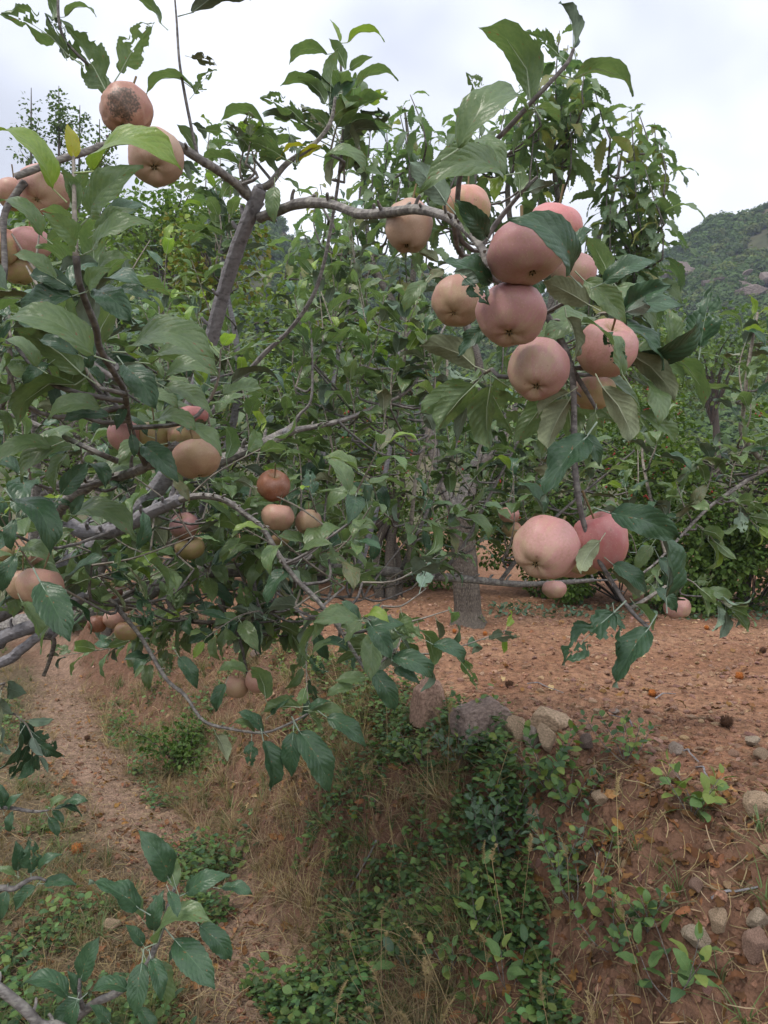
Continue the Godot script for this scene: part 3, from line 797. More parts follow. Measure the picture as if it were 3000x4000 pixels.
# ---------------------------------------------------------------- hawthorns
func build_hawthorns() -> void:
	var bm := SphereMesh.new(); bm.radius = 0.5; bm.height = 1.0; bm.radial_segments = 8; bm.rings = 4; bm.material = M.berry
	var list := [
		[2230, 1840, 7.0, 1.2, 0.88, [[2200, 2340], [2290, 2345]], 7000, "broad hawthorn with red berries behind the lower pair of pink apples", 330],
		[2860, 1870, 6.4, 1.0, 0.92, [[2700, 2400], [2760, 2405], [2890, 2410]], 7000, "dense hawthorn with dark leaning trunks and scattered red berries", 260],
		[1490, 1830, 7.0, 0.62, 0.62, [[1490, 2330], [1530, 2335], [1550, 2330]], 3000, "small hawthorn with three slim trunks and bright red berry clusters", 170],
		[1010, 1700, 7.6, 1.15, 0.75, [[1000, 2330]], 4000, "dark hawthorn thicket standing behind the crowded apple shoots", 60],
		[420, 1700, 7.2, 1.25, 0.80, [[420, 2360]], 4200, "dark hawthorn thicket standing beyond the footpath", 40]]
	for a in list:
		var c := at(a[0], a[1], a[2])
		var root := at(a[5][0][0], 2330, a[2]); root.y = ground_y(root.x, root.z) - 0.03
		var p := plant("hawthorn_tree", root, a[7], "tree", "hawthorns along the back of the terrace")
		for tpos in a[5]:
			var b := at(tpos[0], 2330, a[2] + rr(-0.15, 0.15)); b.y = ground_y(b.x, b.z) - 0.03
			limb(p, [b, b.lerp(c, 0.35) + Vector3(rr(-0.1, 0.1), 0.05, 0), b.lerp(c, 0.75) + Vector3(rr(-0.2, 0.2), 0, 0), c + Vector3(rr(-0.4, 0.4) * a[3], 0, 0)], 0.055, 0.015, "bark_dark", "trunk", 7, 0.15)
		var cs := []
		for k in 26:
			var d := Vector3(rr(-1, 1), rr(-0.9, 1), rr(-1, 1)).normalized() * rr(0.5, 1.0)
			var e := c + Vector3(d.x * a[3], d.y * a[4], d.z * 0.8)
			var q: Vector3 = p.limbs[rng.randi_range(p.limbs.size() / 3, p.limbs.size() - 1)]
			limb(p, [q, q.lerp(e, 0.5) + Vector3(0, 0.08, 0), e], 0.014, 0.004, "bark_dark", "branch", 4, 0.0)
			cs.append([e, rr(0.22, 0.36)])
		leafy_cloud(p, "foliage", "small", cs, int(a[6] * 1.7), 0.043, [Color(0.85, 0.98, 0.66), Color(1.15, 1.18, 0.70), Color(0.70, 0.85, 0.60)], 0.3)
		var places := []
		for k in int(a[8] / 4):
			var cc: Array = cs[rng.randi() % cs.size()]
			var q: Vector3 = cc[0] + Vector3(rr(-1, 1), rr(-1, 1), rr(-0.2, 1)).normalized() * cc[1] * rr(0.8, 1.02)
			for j in 4: places.append(Transform3D(Basis().scaled(Vector3.ONE * rr(0.012, 0.018)), q + Vector3(rr(-0.025, 0.025), rr(-0.025, 0.025), rr(-0.025, 0.025))))
		scatter(p.node, "berries", bm, places, PackedColorArray()).set_meta("kind", "stuff")

func build_undergrowth() -> void:
	for a in [[2150, 2240, 7.6, 0.55, "low green bush between the furrowed trunk and the berry hawthorn"], [2420, 2230, 6.7, 0.6, "low green bush under the broad berry hawthorn"], [2640, 2240, 6.2, 0.5, "low bush beside the leaning hawthorn trunks"], [2940, 2230, 6.15, 0.55, "low bush in front of the leaning hawthorn trunks"], [1620, 2190, 8.0, 0.7, "low bush behind the slim triple trunks"], [1250, 2200, 8.2, 0.8, "hedge bush behind the level apple limb"], [800, 2200, 8.4, 0.9, "hedge bush beyond the crowded apple tree"], [300, 2210, 8.4, 0.9, "hedge bush beyond the footpath bend"]]:
		var c := at(a[0], a[1], a[2]); var q := Vector3(c.x, ground_y(c.x, c.z), c.z)
		var p := plant("hedge_bush", q, a[4], "bush", "low bushes behind the terrace")
		var cs := []
		for k in 14:
			var e := q + Vector3(rr(-1, 1) * a[3], rr(0.08, 0.75), rr(-0.4, 0.4))
			limb(p, [q, q.lerp(e, 0.5) + Vector3(0, 0.06, 0), e], 0.008, 0.003, "bark_dark", "stem", 4, 0.0)
			cs.append([e, 0.20])
		leafy_cloud(p, "foliage", "small", cs, 6500, 0.045, [Color(0.75, 0.9, 0.62), Color(0.95, 1.05, 0.70)], 0.3)

# ---------------------------------------------------------------- chestnuts
func furrowed_trunk(pts: Array, r0: float, r1: float) -> ArrayMesh:
	var c := smooth(pts, 22); var n := c.size(); var sides := 40
	var v := PackedVector3Array(); var idx := PackedInt32Array()
	for i in n:
		var f := float(i) / (n - 1)
		var r := lerpf(r0, r1, f) * (1.0 + 0.7 * pow(maxf(0.0, 1.0 - f * 5.0), 2.0))
		for s in sides:
			var a := TAU * s / sides
			var k := nf.get_noise_3d(cos(a) * 4.2, c[i].y * 1.6, sin(a) * 4.2)
			var ridge := 1.0 - absf(k) * 2.2
			v.append(c[i] + Vector3(cos(a), 0, sin(a)) * r * (0.93 + 0.10 * ridge))
	for i in n - 1:
		for s in sides:
			var a := i * sides + s; var a1 := i * sides + (s + 1) % sides
			idx.append_array([a, a + sides, a1, a1, a + sides, a1 + sides])
	return mesh_of(v, PackedVector2Array(), idx)

func chestnut(base: Vector3, label: String, trunk: Array, tr: Array, limbs: Array, tips: Array, depth: float, most: int) -> void:
	var p := plant("chestnut_tree", base, label, "tree", "chestnut trees on the terrace")
	part("trunk", furrowed_trunk(trunk, tr[0], tr[1]), M.bark_chestnut, p.node)
	for l in limbs:
		var pts := []
		for q in l[0]: pts.append(at(q[0], q[1], q[2]))
		limb(p, pts, l[1], l[2], "bark_brown" if l[1] > 0.02 else "bark_twig", "branch", 8, 0.12)
	for t in tips:
		var nsh: int = t[2] if t.size() > 2 else 2
		for k in nsh:
			var b := at(t[0] + rr(-45, 45) * (k * 1.0 + 0.3), t[1] + rr(-20, 70) * k, depth + rr(-0.40, 0.40))
			var a := b + Vector3(rr(-0.10, 0.10), -rr(0.30, 0.48), rr(-0.10, 0.10))
			tied_shoot(p, a, b, 11 + rng.randi() % 4, 0.21, {"kind": "chestnut", "droop": 0.95, "r": 0.006, "petiole": 0.14, "rise": 0.5, "spread": 0.85, "tip": 0.5, "bark": "bark_twig", "tints": [0, 0, 0, 1, 1, 1, 1, 2]})
	leaf_out(p, most)

func build_chestnuts() -> void:
	var base := at(1830, 2425, 5.4); base.y = ground_y(base.x, base.z) - 0.02
	chestnut(base, "tall chestnut with grey furrowed trunk and drooping toothed leaves on red soil", [base, at(1822, 2300, 5.4), at(1808, 2120, 5.4), at(1795, 1990, 5.4)], [0.098, 0.082],
		[[[[1797, 2020, 5.4], [1735, 1900, 5.4], [1665, 1640, 5.3], [1600, 1310, 5.2], [1510, 1140, 5.1], [1450, 1000, 5.0], [1425, 800, 5.0]], 0.05, 0.010],
		[[[1797, 2010, 5.4], [1850, 1850, 5.35], [1890, 1770, 5.3], [1900, 1640, 5.3], [1880, 1500, 5.3], [1858, 1370, 5.2], [1790, 1150, 5.1], [1820, 900, 5.0], [1870, 620, 5.0]], 0.06, 0.010],
		[[[1880, 1800, 5.35], [1955, 1700, 5.5], [2000, 1600, 5.5], [2060, 1440, 5.5], [2150, 1200, 5.4], [2185, 850, 5.3], [2165, 650, 5.2], [2175, 300, 5.1]], 0.05, 0.008],
		[[[2140, 1230, 5.4], [2290, 1030, 5.3], [2390, 780, 5.2], [2435, 560, 5.1]], 0.024, 0.006],
		[[[2080, 1400, 5.5], [1985, 800, 5.4], [2010, 640, 5.3], [2040, 420, 5.2]], 0.024, 0.006],
		[[[2160, 1180, 5.4], [2400, 1050, 5.2], [2560, 900, 5.1], [2600, 780, 5.1]], 0.022, 0.006],
		[[[1490, 1100, 5.1], [1350, 950, 5.0], [1240, 780, 5.0]], 0.018, 0.006],
		[[[1600, 1310, 5.2], [1620, 900, 5.2], [1600, 600, 5.1], [1580, 420, 5.0]], 0.022, 0.006]],
		[[2180, 120, 2], [2080, 240, 2], [2280, 250, 2], [2150, 330, 3], [2330, 330, 1], [2230, 420, 3], [2080, 430, 3], [2455, 440, 2], [2550, 480, 2], [2420, 580, 3], [2520, 620, 3], [2500, 760, 3], [2560, 800, 2], [2380, 800, 3], [2520, 930, 3], [2440, 960, 3], [2300, 900, 3], [2520, 1080, 2], [2330, 1080, 2], [2080, 620, 2], [1985, 420, 2], [1890, 470, 2], [1790, 440, 2], [1700, 500, 3], [1590, 370, 2], [1620, 540, 3], [1500, 480, 2], [1450, 600, 3], [1560, 700, 2], [1260, 720, 2], [1370, 800, 2], [1170, 900, 2], [1300, 1000, 2], [1720, 640, 3], [1840, 640, 2], [1420, 1080, 2], [1900, 760, 2], [1230, 1080, 2], [2560, 1020, 2], [1700, 1150, 2], [1980, 1250, 2], [1560, 1000, 2]], 5.1, 300)
	var b2 := at(700, 2330, 7.0); b2.y = ground_y(b2.x, b2.z) - 0.02
	chestnut(b2, "low chestnut with yellow tinged drooping leaves behind the grey upright apple limb", [b2, at(700, 1900, 7.0), at(680, 1600, 7.0)], [0.07, 0.045],
		[[[[685, 1640, 7.0], [640, 1400, 6.9], [620, 1150, 6.8]], 0.03, 0.008], [[[690, 1660, 7.0], [760, 1400, 6.9], [800, 1250, 6.8]], 0.03, 0.008], [[[690, 1700, 7.0], [560, 1500, 6.9], [480, 1350, 6.8]], 0.03, 0.008]],
		[[620, 1080, 3], [700, 1160, 3], [560, 1200, 2], [780, 1220, 2], [650, 1260, 3], [480, 1330, 3], [840, 1330, 2], [720, 1350, 3], [600, 1400, 3], [900, 1420, 2], [420, 1450, 2]], 6.8, 200)

# ---------------------------------------------------------------- apple trees
# a leaf seen singly: blade base and tip, distances, turn of the face (0 = upper face to the lens, 90 = edge on, 180 = underside), shape, tint
func hero(p: Dictionary, rows: Array) -> void:
	for r in rows:
		var a := at(r[0], r[1], r[4]); var b := at(r[2], r[3], r[4] + r[5])
		var dir := b - a
		var to := (Vector3(0, EYE, 0) - a.lerp(b, 0.5)).normalized()
		var perp := dir.cross(to).normalized()
		if perp.y < 0.0: perp = -perp
		var ph := deg_to_rad(r[6])
		add_leaf(p, a, dir, to * cos(ph) + perp * sin(ph), dir.length(), "apple", r[7], r[8])

func run(p: Dictionary, rows: Array, r0: float, r1: float, material: String, called := "branch", sides := 9, rough := 0.10, radii := []) -> MeshInstance3D:
	var pts := []
	for q in rows: pts.append(q if q is Vector3 else at(q[0], q[1], q[2]))
	var o := limb(p, pts, r0, r1, material, called, sides, rough, radii)
	# short fruiting spurs and buds
	if called == "branch":
		var line := smooth(pts, 3)
		for i in range(1, line.size() - 1):
			if rng.randf() > 0.45: continue
			var f := float(i) / line.size(); var r := lerpf(r0, r1, f)
			if radii.size(): r = radii[int(f * (radii.size() - 1))]
			var t := (line[i + 1] - line[i - 1]).normalized(); var d := t.cross(Vector3(rr(-1, 1), rr(-1, 1), rr(-1, 1))).normalized()
			if d.y < -0.3: d = -d
			var len := minf(0.022, r * rr(0.9, 2.2))
			var b := line[i] + d * r * 0.7
			part("spur", tube([b, b + d * len * 0.6 + t * len * 0.2, b + d * len + t * len * 0.6], minf(r * 0.42, 0.005), minf(r * 0.26, 0.003), 6, 0.2, 2), M[material], p.node)
	return o

# upright leafy shoots inside a region of the crown
func fill(p: Dictionary, u0: float, u1: float, v0: float, v1: float, d0: float, d1: float, n: int, o := {}) -> void:
	for i in n:
		var d := rr(d0, d1)
		var a := at(rr(u0, u1), rr(v0, v1), d)
		var len: float = rr(0.14, 0.30) * o.get("long", 1.0)
		var lean: float = o.get("lean", 0.35)
		var up: float = o.get("up", 1.0)
		var dir := Vector3(rr(-lean, lean) + o.get("to", 0.0), up, rr(-lean, lean)).normalized()
		tied_shoot(p, a, a + dir * len, 8 + rng.randi() % 5, rr(0.080, 0.105), {"droop": o.get("droop", 0.2), "young": o.get("young", 0.3), "dark": o.get("dark", 0.3)})

func cut_scar(p: Dictionary, q: Vector3, dir: Vector3, r: float) -> void:
	part("pruning_scar", tube([q, q + dir * r * 0.7], r * 0.85, r * 0.72, 9, 0.05, 2), M.bark_pale, p.node)

func build_apple_trees() -> void:
	build_near_tree(); build_back_tree(); build_right_tree(); build_low_shoots()

func build_near_tree() -> void:
	var base := Vector3(-1.5, 0, -1.95); base.y = ground_y(base.x, base.z) - 0.03
	var p := plant("apple_tree", base, "spreading apple tree with grey limbs reaching over the path, heavy with pink fruit", "tree", "apple trees of the orchard")
	var fork := Vector3(-1.36, 1.0, -1.95)
	run(p, [base, Vector3(-1.47, 0.5, -1.96), fork], 0.085, 0.065, "bark_brown", "trunk", 14, 0.12)
	# main limb that turns up into the pruned grey pole
	run(p, [fork, [-120, 2440, 1.92], [60, 2350, 1.88], [270, 2215, 1.86], [400, 2110, 1.84], [600, 1925, 1.80], [700, 1740, 1.74], [815, 1360, 1.62], [870, 1150, 1.56], [930, 960, 1.50], [985, 820, 1.46], [1018, 738, 1.44]], 0.036, 0.016, "bark_pale", "branch", 12, 0.07, [0.040, 0.035, 0.029, 0.026, 0.023, 0.0205, 0.018, 0.0155, 0.0145, 0.014, 0.0138, 0.0135])
	# limb from the pole to the fruit on the other side
	run(p, [[1015, 850, 1.46], [1090, 822, 1.42], [1170, 795, 1.36], [1290, 797, 1.28], [1400, 835, 1.20], [1500, 832, 1.12], [1620, 818, 1.04], [1720, 838, 0.97], [1800, 880, 0.91], [1880, 965, 0.87], [1905, 1040, 0.86]], 0.0098, 0.0046, "bark_brown", "branch", 10, 0.10)
	run(p, [[1905, 1040, 0.86], [1925, 1085, 0.87], [2040, 1130, 0.90], [2130, 1225, 0.92], [2190, 1330, 0.92], [2232, 1440, 0.92], [2242, 1580, 0.92], [2243, 1720, 0.92], [2248, 1850, 0.92], [2262, 1960, 0.92], [2285, 2060, 0.93], [2330, 2170, 0.93], [2395, 2280, 0.93], [2460, 2380, 0.92], [2535, 2455, 0.91]], 0.0050, 0.0024, "bark_twig", "branch", 8, 0.10)
	run(p, [[2232, 1440, 0.92], [2290, 1530, 0.93], [2330, 1600, 0.94]], 0.0036, 0.002, "bark_twig", "twig", 7, 0.1)
	run(p, [[1880, 965, 0.87], [1940, 870, 0.86], [2030, 760, 0.84], [2100, 690, 0.83]], 0.0034, 0.0018, "bark_twig", "twig", 7, 0.08)
	run(p, [[1785, 865, 0.92], [1800, 680, 0.86], [1880, 600, 0.82], [1980, 505, 0.79], [2075, 400, 0.77], [2160, 310, 0.76], [2220, 240, 0.76], [2240, 190, 0.76]], 0.0032, 0.0018, "bark_twig", "twig", 7, 0.08)
	run(p, [[2232, 1440, 0.92], [2440, 1420, 0.98], [2560, 1378, 1.0], [2718, 1360, 1.0]], 0.003, 0.002, "bark_twig", "twig", 7, 0.08)
	run(p, [[2130, 1225, 0.92], [2262, 1151, 0.86], [2360, 1105, 0.82]], 0.0026, 0.0018, "bark_twig", "twig", 7, 0.08)
	run(p, [[2460, 2380, 0.92], [2540, 2330, 1.0], [2600, 2290, 1.1]], 0.003, 0.002, "bark_young", "twig", 6, 0.05)
	# limb from the pole to the speckled apples in the sky
	run(p, [[995, 790, 1.46], [930, 725, 1.42], [850, 665, 1.36], [775, 620, 1.31], [690, 565, 1.28], [590, 540, 1.25], [480, 548, 1.22], [360, 585, 1.20], [220, 630, 1.18], [60, 690, 1.16]], 0.0088, 0.0048, "bark_brown", "branch", 10, 0.12)
	run(p, [[775, 620, 1.31], [750, 510, 1.30], [722, 370, 1.29], [702, 250, 1.28], [694, 150, 1.28], [690, 80, 1.28], [680, -40, 1.28]], 0.0030, 0.0015, "bark_twig", "twig", 6, 0.06)
	run(p, [[480, 548, 1.22], [470, 430, 1.24], [440, 340, 1.24], [395, 290, 1.24]], 0.003, 0.002, "bark_twig", "twig", 6, 0.06)
	run(p, [[265, 211, 1.22], [230, 80, 1.2], [228, -60, 1.2]], 0.003, 0.002, "bark_twig", "twig", 6, 0.06)
	run(p, [[395, 290, 1.24], [320, 230, 1.22], [245, 150, 1.21]], 0.0028, 0.002, "bark_twig", "twig", 6, 0.06)
	# water sprout behind the pole, leafy at the top
	run(p, [[700, 1740, 1.74], [800, 1640, 1.72], [920, 1510, 1.70], [1030, 1384, 1.68], [1130, 1290, 1.66], [1215, 1170, 1.64], [1262, 1040, 1.62], [1300, 845, 1.60], [1330, 640, 1.58], [1340, 480, 1.56], [1330, 230, 1.54]], 0.0066, 0.0025, "bark_twig", "branch", 8, 0.08)
	run(p, [[1025, 735, 1.44], [1060, 712, 1.43], [1120, 640, 1.42], [1230, 560, 1.42], [1290, 480, 1.42], [1310, 380, 1.42]], 0.007, 0.003, "bark_brown", "twig", 7, 0.12)
	# limb with the arching brown end that hangs towards the bank
	run(p, [[60, 2350, 1.88], [180, 2100, 1.75], [255, 2050, 1.68], [330, 2078, 1.64], [415, 2077, 1.62], [505, 2050, 1.60], [570, 2010, 1.59], [650, 1974, 1.58], [700, 1950, 1.57]], 0.018, 0.013, "bark_pale", "branch", 11, 0.14)
	run(p, [[640, 1975, 1.58], [760, 1939, 1.56], [868, 1950, 1.55], [952, 2004, 1.55], [1025, 2064, 1.55], [1078, 2150, 1.55], [1151, 2256, 1.55], [1224, 2329, 1.55], [1277, 2389, 1.55], [1330, 2462, 1.55], [1383, 2548, 1.54], [1432, 2625, 1.53]], 0.0072, 0.0034, "bark_brown", "branch", 9, 0.12)
	run(p, [[1400, 2570, 1.54], [1460, 2565, 1.53], [1540, 2550, 1.52]], 0.0035, 0.002, "bark_twig", "twig", 6, 0.08)
	run(p, [[660, 1970, 1.57], [690, 1925, 1.57], [705, 1880, 1.58]], 0.005, 0.003, "bark_brown", "twig", 7, 0.15)
	run(p, [[230, 2020, 1.66], [245, 1975, 1.6], [305, 1925, 1.52], [390, 1877, 1.45], [488, 1855, 1.38], [570, 1822, 1.32], [640, 1779, 1.28], [690, 1740, 1.25]], 0.013, 0.007, "bark_brown", "branch", 9, 0.14)
	run(p, [[570, 1822, 1.32], [530, 1730, 1.2], [502, 1640, 1.06], [488, 1535, 0.95], [450, 1464, 0.88], [390, 1361, 0.82], [374, 1280, 0.78], [336, 1182, 0.74], [309, 1101, 0.71], [297, 1000, 0.69]], 0.0045, 0.0032, "bark_twig", "shoot", 9, 0.10)
	run(p, [[297, 1000, 0.69], [292, 930, 0.70], [290, 780, 0.72], [287, 613, 0.75]], 0.0030, 0.0016, "bark_young", "shoot", 7, 0.03)
	# limb rising to the far side behind the fruit
	run(p, [[640, 1880, 1.79], [760, 1835, 1.80], [860, 1799, 1.82], [1000, 1746, 1.84], [1118, 1690, 1.86], [1150, 1670, 1.86]], 0.016, 0.012, "bark_brown", "branch", 10, 0.10)
	run(p, [[1130, 1685, 1.86], [1198, 1672, 1.88], [1264, 1660, 1.90], [1363, 1633, 1.95], [1463, 1590, 2.0], [1600, 1520, 2.05], [1680, 1380, 2.1], [1745, 1260, 2.12]], 0.008, 0.003, "bark_brown", "branch", 8, 0.12)
	run(p, [[1320, 1645, 1.92], [1380, 1700, 1.94], [1480, 1770, 1.98], [1600, 1790, 2.0]], 0.004, 0.002, "bark_twig", "twig", 6, 0.10)
	run(p, [[1130, 1680, 1.86], [1170, 1620, 1.86], [1215, 1560, 1.86], [1220, 1400, 1.87], [1215, 1290, 1.88]], 0.005, 0.002, "bark_twig", "shoot", 6, 0.05)
	cut_scar(p, at(1118, 1688, 1.845), Vector3(0.1, 0.2, 1), 0.012); cut_scar(p, at(1010, 1735, 1.825), Vector3(-0.1, 0.5, 0.8), 0.010); cut_scar(p, at(1017, 742, 1.44), Vector3(0.1, 1, 0.1), 0.012)
	run(p, [Vector3(-0.95, 1.72, -1.6), [0, 1610, 1.35], [190, 1681, 1.30], [380, 1768, 1.28], [455, 1800, 1.34]], 0.0035, 0.0055, "bark_brown", "branch", 8, 0.12)
	run(p, [Vector3(-1.30, 1.12, -1.93), [-60, 2520, 1.80], [0, 2495, 1.78], [92, 2457, 1.76], [165, 2432, 1.74], [330, 2330, 1.72]], 0.020, 0.012, "bark_pale", "branch", 10, 0.08)
	run(p, [Vector3(-1.30, 1.06, -1.93), [-40, 2600, 1.72], [81, 2538, 1.70], [145, 2490, 1.69], [250, 2450, 1.70]], 0.013, 0.009, "bark_pale", "branch", 9, 0.08)
	run(p, [[150, 2490, 1.69], [211, 2500, 1.68], [190, 2590, 1.68], [170, 2640, 1.68]], 0.006, 0.004, "bark_dark", "twig", 7, 0.12)
	run(p, [[330, 2330, 1.72], [430, 2345, 1.71], [475, 2395, 1.70], [545, 2480, 1.70], [579, 2536, 1.70], [651, 2654, 1.69], [723, 2717, 1.68], [796, 2816, 1.67], [904, 2848, 1.66], [1022, 2862, 1.65], [1103, 2839, 1.65], [1202, 2789, 1.65]], 0.0062, 0.0022, "bark_brown", "branch", 8, 0.12)
	run(p, [[0, 1180, 1.16], [18, 1050, 1.17], [15, 850, 1.18], [60, 760, 1.18], [97, 710, 1.18]], 0.004, 0.006, "bark_twig", "twig", 7, 0.10)
	run(p, [[0, 1180, 1.16], [30, 1300, 1.2], [40, 1480, 1.25], [0, 1610, 1.35]], 0.004, 0.004, "bark_twig", "twig", 7, 0.08)
	hero(p, [
		# around the upper fruit
		[2072, 395, 1872, 110, 0.77, -0.02, 140, 2, 1], [2183, 214, 2047, 125, 0.77, 0.02, 135, 5, 1], [2240, 187, 2186, 8, 0.76, 0.0, 110, 4, 0], [2240, 305, 2473, 377, 0.77, 0.0, 125, 2, 1], [1885, 420, 1822, 283, 0.82, 0.01, 150, 6, 1], [1792, 580, 2062, 425, 0.66, 0.02, 48, 2, 1], [2050, 440, 2190, 480, 0.79, 0.02, 110, 1, 1], [1868, 545, 1970, 690, 0.74, -0.02, 30, 1, 1], [2031, 745, 2009, 632, 0.83, 0.0, 150, 4, 1], [2069, 745, 2176, 716, 0.83, 0.0, 160, 3, 0], [1961, 685, 1640, 752, 0.72, -0.02, 38, 2, 1], [1965, 690, 1930, 790, 0.72, -0.01, 20, 1, 2], [1745, 795, 1590, 628, 0.80, 0.0, 160, 3, 0], [1898, 925, 1782, 780, 0.80, -0.03, 10, 1, 0], [1775, 795, 1832, 918, 0.78, 0.0, 150, 1, 1], [2222, 1070, 1985, 858, 0.72, -0.03, 40, 2, 0], [2225, 1000, 2326, 893, 0.75, 0.0, 50, 4, 0], [2357, 1105, 2562, 1025, 0.80, -0.01, 35, 1, 0], [2384, 1095, 2288, 922, 0.88, 0.0, 140, 0, 1], [2300, 1190, 2122, 1098, 0.74, -0.02, 165, 0, 3], [2285, 1098, 2442, 1262, 0.82, 0.0, 20, 1, 1],
		[1917, 1100, 1710, 1030, 0.80, -0.03, 35, 3, 0], [1818, 1090, 1912, 1192, 0.80, -0.02, 15, 6, 0], [1662, 1100, 1578, 1220, 0.80, 0.0, 25, 1, 1], [1735, 1055, 1655, 1118, 0.82, 0.0, 30, 3, 3], [1712, 1022, 1632, 985, 0.84, 0.0, 150, 4, 3], [1892, 1275, 1790, 1396, 0.88, 0.02, 20, 3, 0], [1960, 1210, 1880, 1330, 0.94, 0.0, 20, 1, 0], [2215, 1240, 2240, 1408, 0.80, -0.01, 100, 4, 3], [2432, 1462, 2275, 1248, 0.80, -0.01, 60, 3, 1], [2432, 1425, 2355, 1288, 0.80, 0.0, 20, 6, 0], [2354, 1513, 2458, 1730, 0.86, -0.03, 150, 1, 3], [2223, 1534, 2098, 1632, 0.90, 0.0, 120, 4, 3], [2225, 1560, 2135, 1765, 0.92, 0.0, 150, 4, 3], [2325, 1610, 2310, 1745, 0.93, 0.0, 30, 7, 1], [2290, 1706, 2120, 1958, 0.86, -0.02, 20, 3, 0], [2290, 1700, 2340, 1820, 0.9, 0.0, 25, 1, 0], [2124, 2008, 2022, 1884, 0.92, 0.0, 60, 4, 0], [2212, 1872, 2083, 1832, 0.92, 0.0, 160, 1, 3], [2215, 1850, 2110, 1800, 0.94, 0.0, 140, 1, 3],
		[2386, 2005, 2658, 2106, 0.89, -0.02, 25, 3, 0], [2345, 2112, 2272, 2238, 0.86, -0.02, 150, 3, 3], [2602, 2330, 2568, 2068, 0.90, 0.0, 60, 4, 0], [2545, 2130, 2482, 2235, 0.92, 0.0, 20, 0, 1], [2395, 2205, 2525, 2322, 0.92, 0.0, 30, 1, 0], [2400, 2230, 2500, 2340, 0.94, 0.0, 150, 1, 3], [2480, 2360, 2550, 2460, 0.92, 0.0, 120, 4, 1], [2395, 2395, 2194, 2598, 0.90, 0.0, 15, 6, 0], [2400, 2395, 2418, 2555, 0.90, 0.0, 60, 6, 0], [2532, 2455, 2402, 2685, 0.90, -0.01, 20, 3, 0], [2560, 2300, 2640, 2390, 0.98, 0.0, 40, 3, 0], [2575, 2180, 2640, 2330, 0.93, 0.0, 40, 1, 0],
		[2737, 1355, 2781, 1122, 1.0, 0.0, 15, 5, 0], [2471, 1388, 2637, 1570, 0.95, 0.0, 150, 1, 3], [2604, 1385, 2745, 1595, 0.98, 0.0, 120, 1, 1], [2500, 1615, 2642, 1732, 1.0, 0.0, 40, 4, 1], [2410, 1120, 2560, 1300, 0.98, 0.0, 45, 1, 1], [2610, 1375, 2600, 1200, 1.0, 0.0, 40, 4, 1], [2640, 1370, 2680, 1230, 1.0, 0.0, 130, 4, 1], [2500, 1400, 2420, 1300, 1.0, 0.0, 110, 6, 1], [2560, 1380, 2480, 1230, 1.02, 0.0, 60, 3, 0],
		# the near shoot
		[205, 735, -40, 520, 0.70, -0.02, 55, 2, 2], [287, 618, 262, 484, 0.75, 0.0, 25, 0, 4], [369, 668, 708, 662, 0.70, -0.02, 62, 2, 2], [353, 842, 560, 650, 0.70, -0.03, 30, 1, 1], [290, 812, 232, 650, 0.72, 0.0, 150, 1, 1], [295, 812, 350, 665, 0.73, 0.0, 150, 1, 1], [287, 958, 165, 830, 0.68, -0.05, 20, 1, 1], [163, 920, -15, 795, 0.70, -0.01, 50, 2, 1], [369, 972, 600, 878, 0.69, -0.02, 50, 1, 1], [380, 908, 533, 822, 0.72, 0.0, 40, 1, 1], [400, 880, 560, 800, 0.76, 0.02, 30, 1, 0], [217, 1087, 52, 996, 0.70, -0.01, 45, 1, 1], [282, 1130, 117, 1075, 0.72, 0.0, 25, 1, 0], [282, 1157, 90, 1233, 0.72, 0.02, 35, 1, 0], [353, 1125, 436, 1048, 0.70, -0.03, 20, 1, 1], [374, 1133, 523, 1266, 0.70, -0.02, 20, 3, 0], [470, 1130, 588, 1172, 0.74, 0.0, 30, 1, 0], [385, 1060, 500, 1010, 0.72, 0.0, 50, 2, 1], [365, 1388, 3, 1278, 0.70, -0.02, 45, 2, 1], [515, 1376, 843, 1408, 0.76, -0.02, 45, 2, 1], [591, 1420, 854, 1462, 0.80, -0.01, 55, 2, 1], [304, 1385, 155, 1330, 0.76, 0.0, 30, 1, 0], [146, 1435, -15, 1348, 0.76, 0.0, 55, 2, 1], [488, 1430, 615, 1608, 0.80, -0.02, 20, 3, 0], [645, 1482, 852, 1472, 0.86, 0.0, 50, 2, 1], [645, 1512, 828, 1628, 0.88, 0.0, 40, 1, 1], [392, 1592, 188, 1642, 0.92, -0.02, 40, 2, 1], [423, 1622, 248, 1645, 0.94, -0.02, 40, 1, 0], [190, 1422, 92, 1502, 0.90, 0.0, 30, 1, 0], [222, 1600, 188, 1480, 1.0, 0.0, 30, 0, 0], [350, 1440, 380, 1330, 0.84, 0.0, 30, 1, 0], [400, 1500, 330, 1430, 0.86, 0.0, 40, 4, 0], [490, 1590, 455, 1678, 1.0, 0.0, 25, 0, 0], [560, 1742, 696, 1884, 1.10, -0.02, 15, 1, 0], [732, 1668, 864, 1782, 1.10, -0.02, 40, 1, 1], [613, 1652, 772, 1690, 1.10, -0.02, 40, 2, 1], [515, 1696, 525, 1786, 1.10, 0.0, 20, 0, 0], [560, 1560, 700, 1600, 0.95, 0.0, 45, 2, 1], [640, 1600, 800, 1560, 1.0, 0.0, 50, 2, 0], [680, 1880, 740, 1960, 1.2, 0.0, 20, 1, 3],
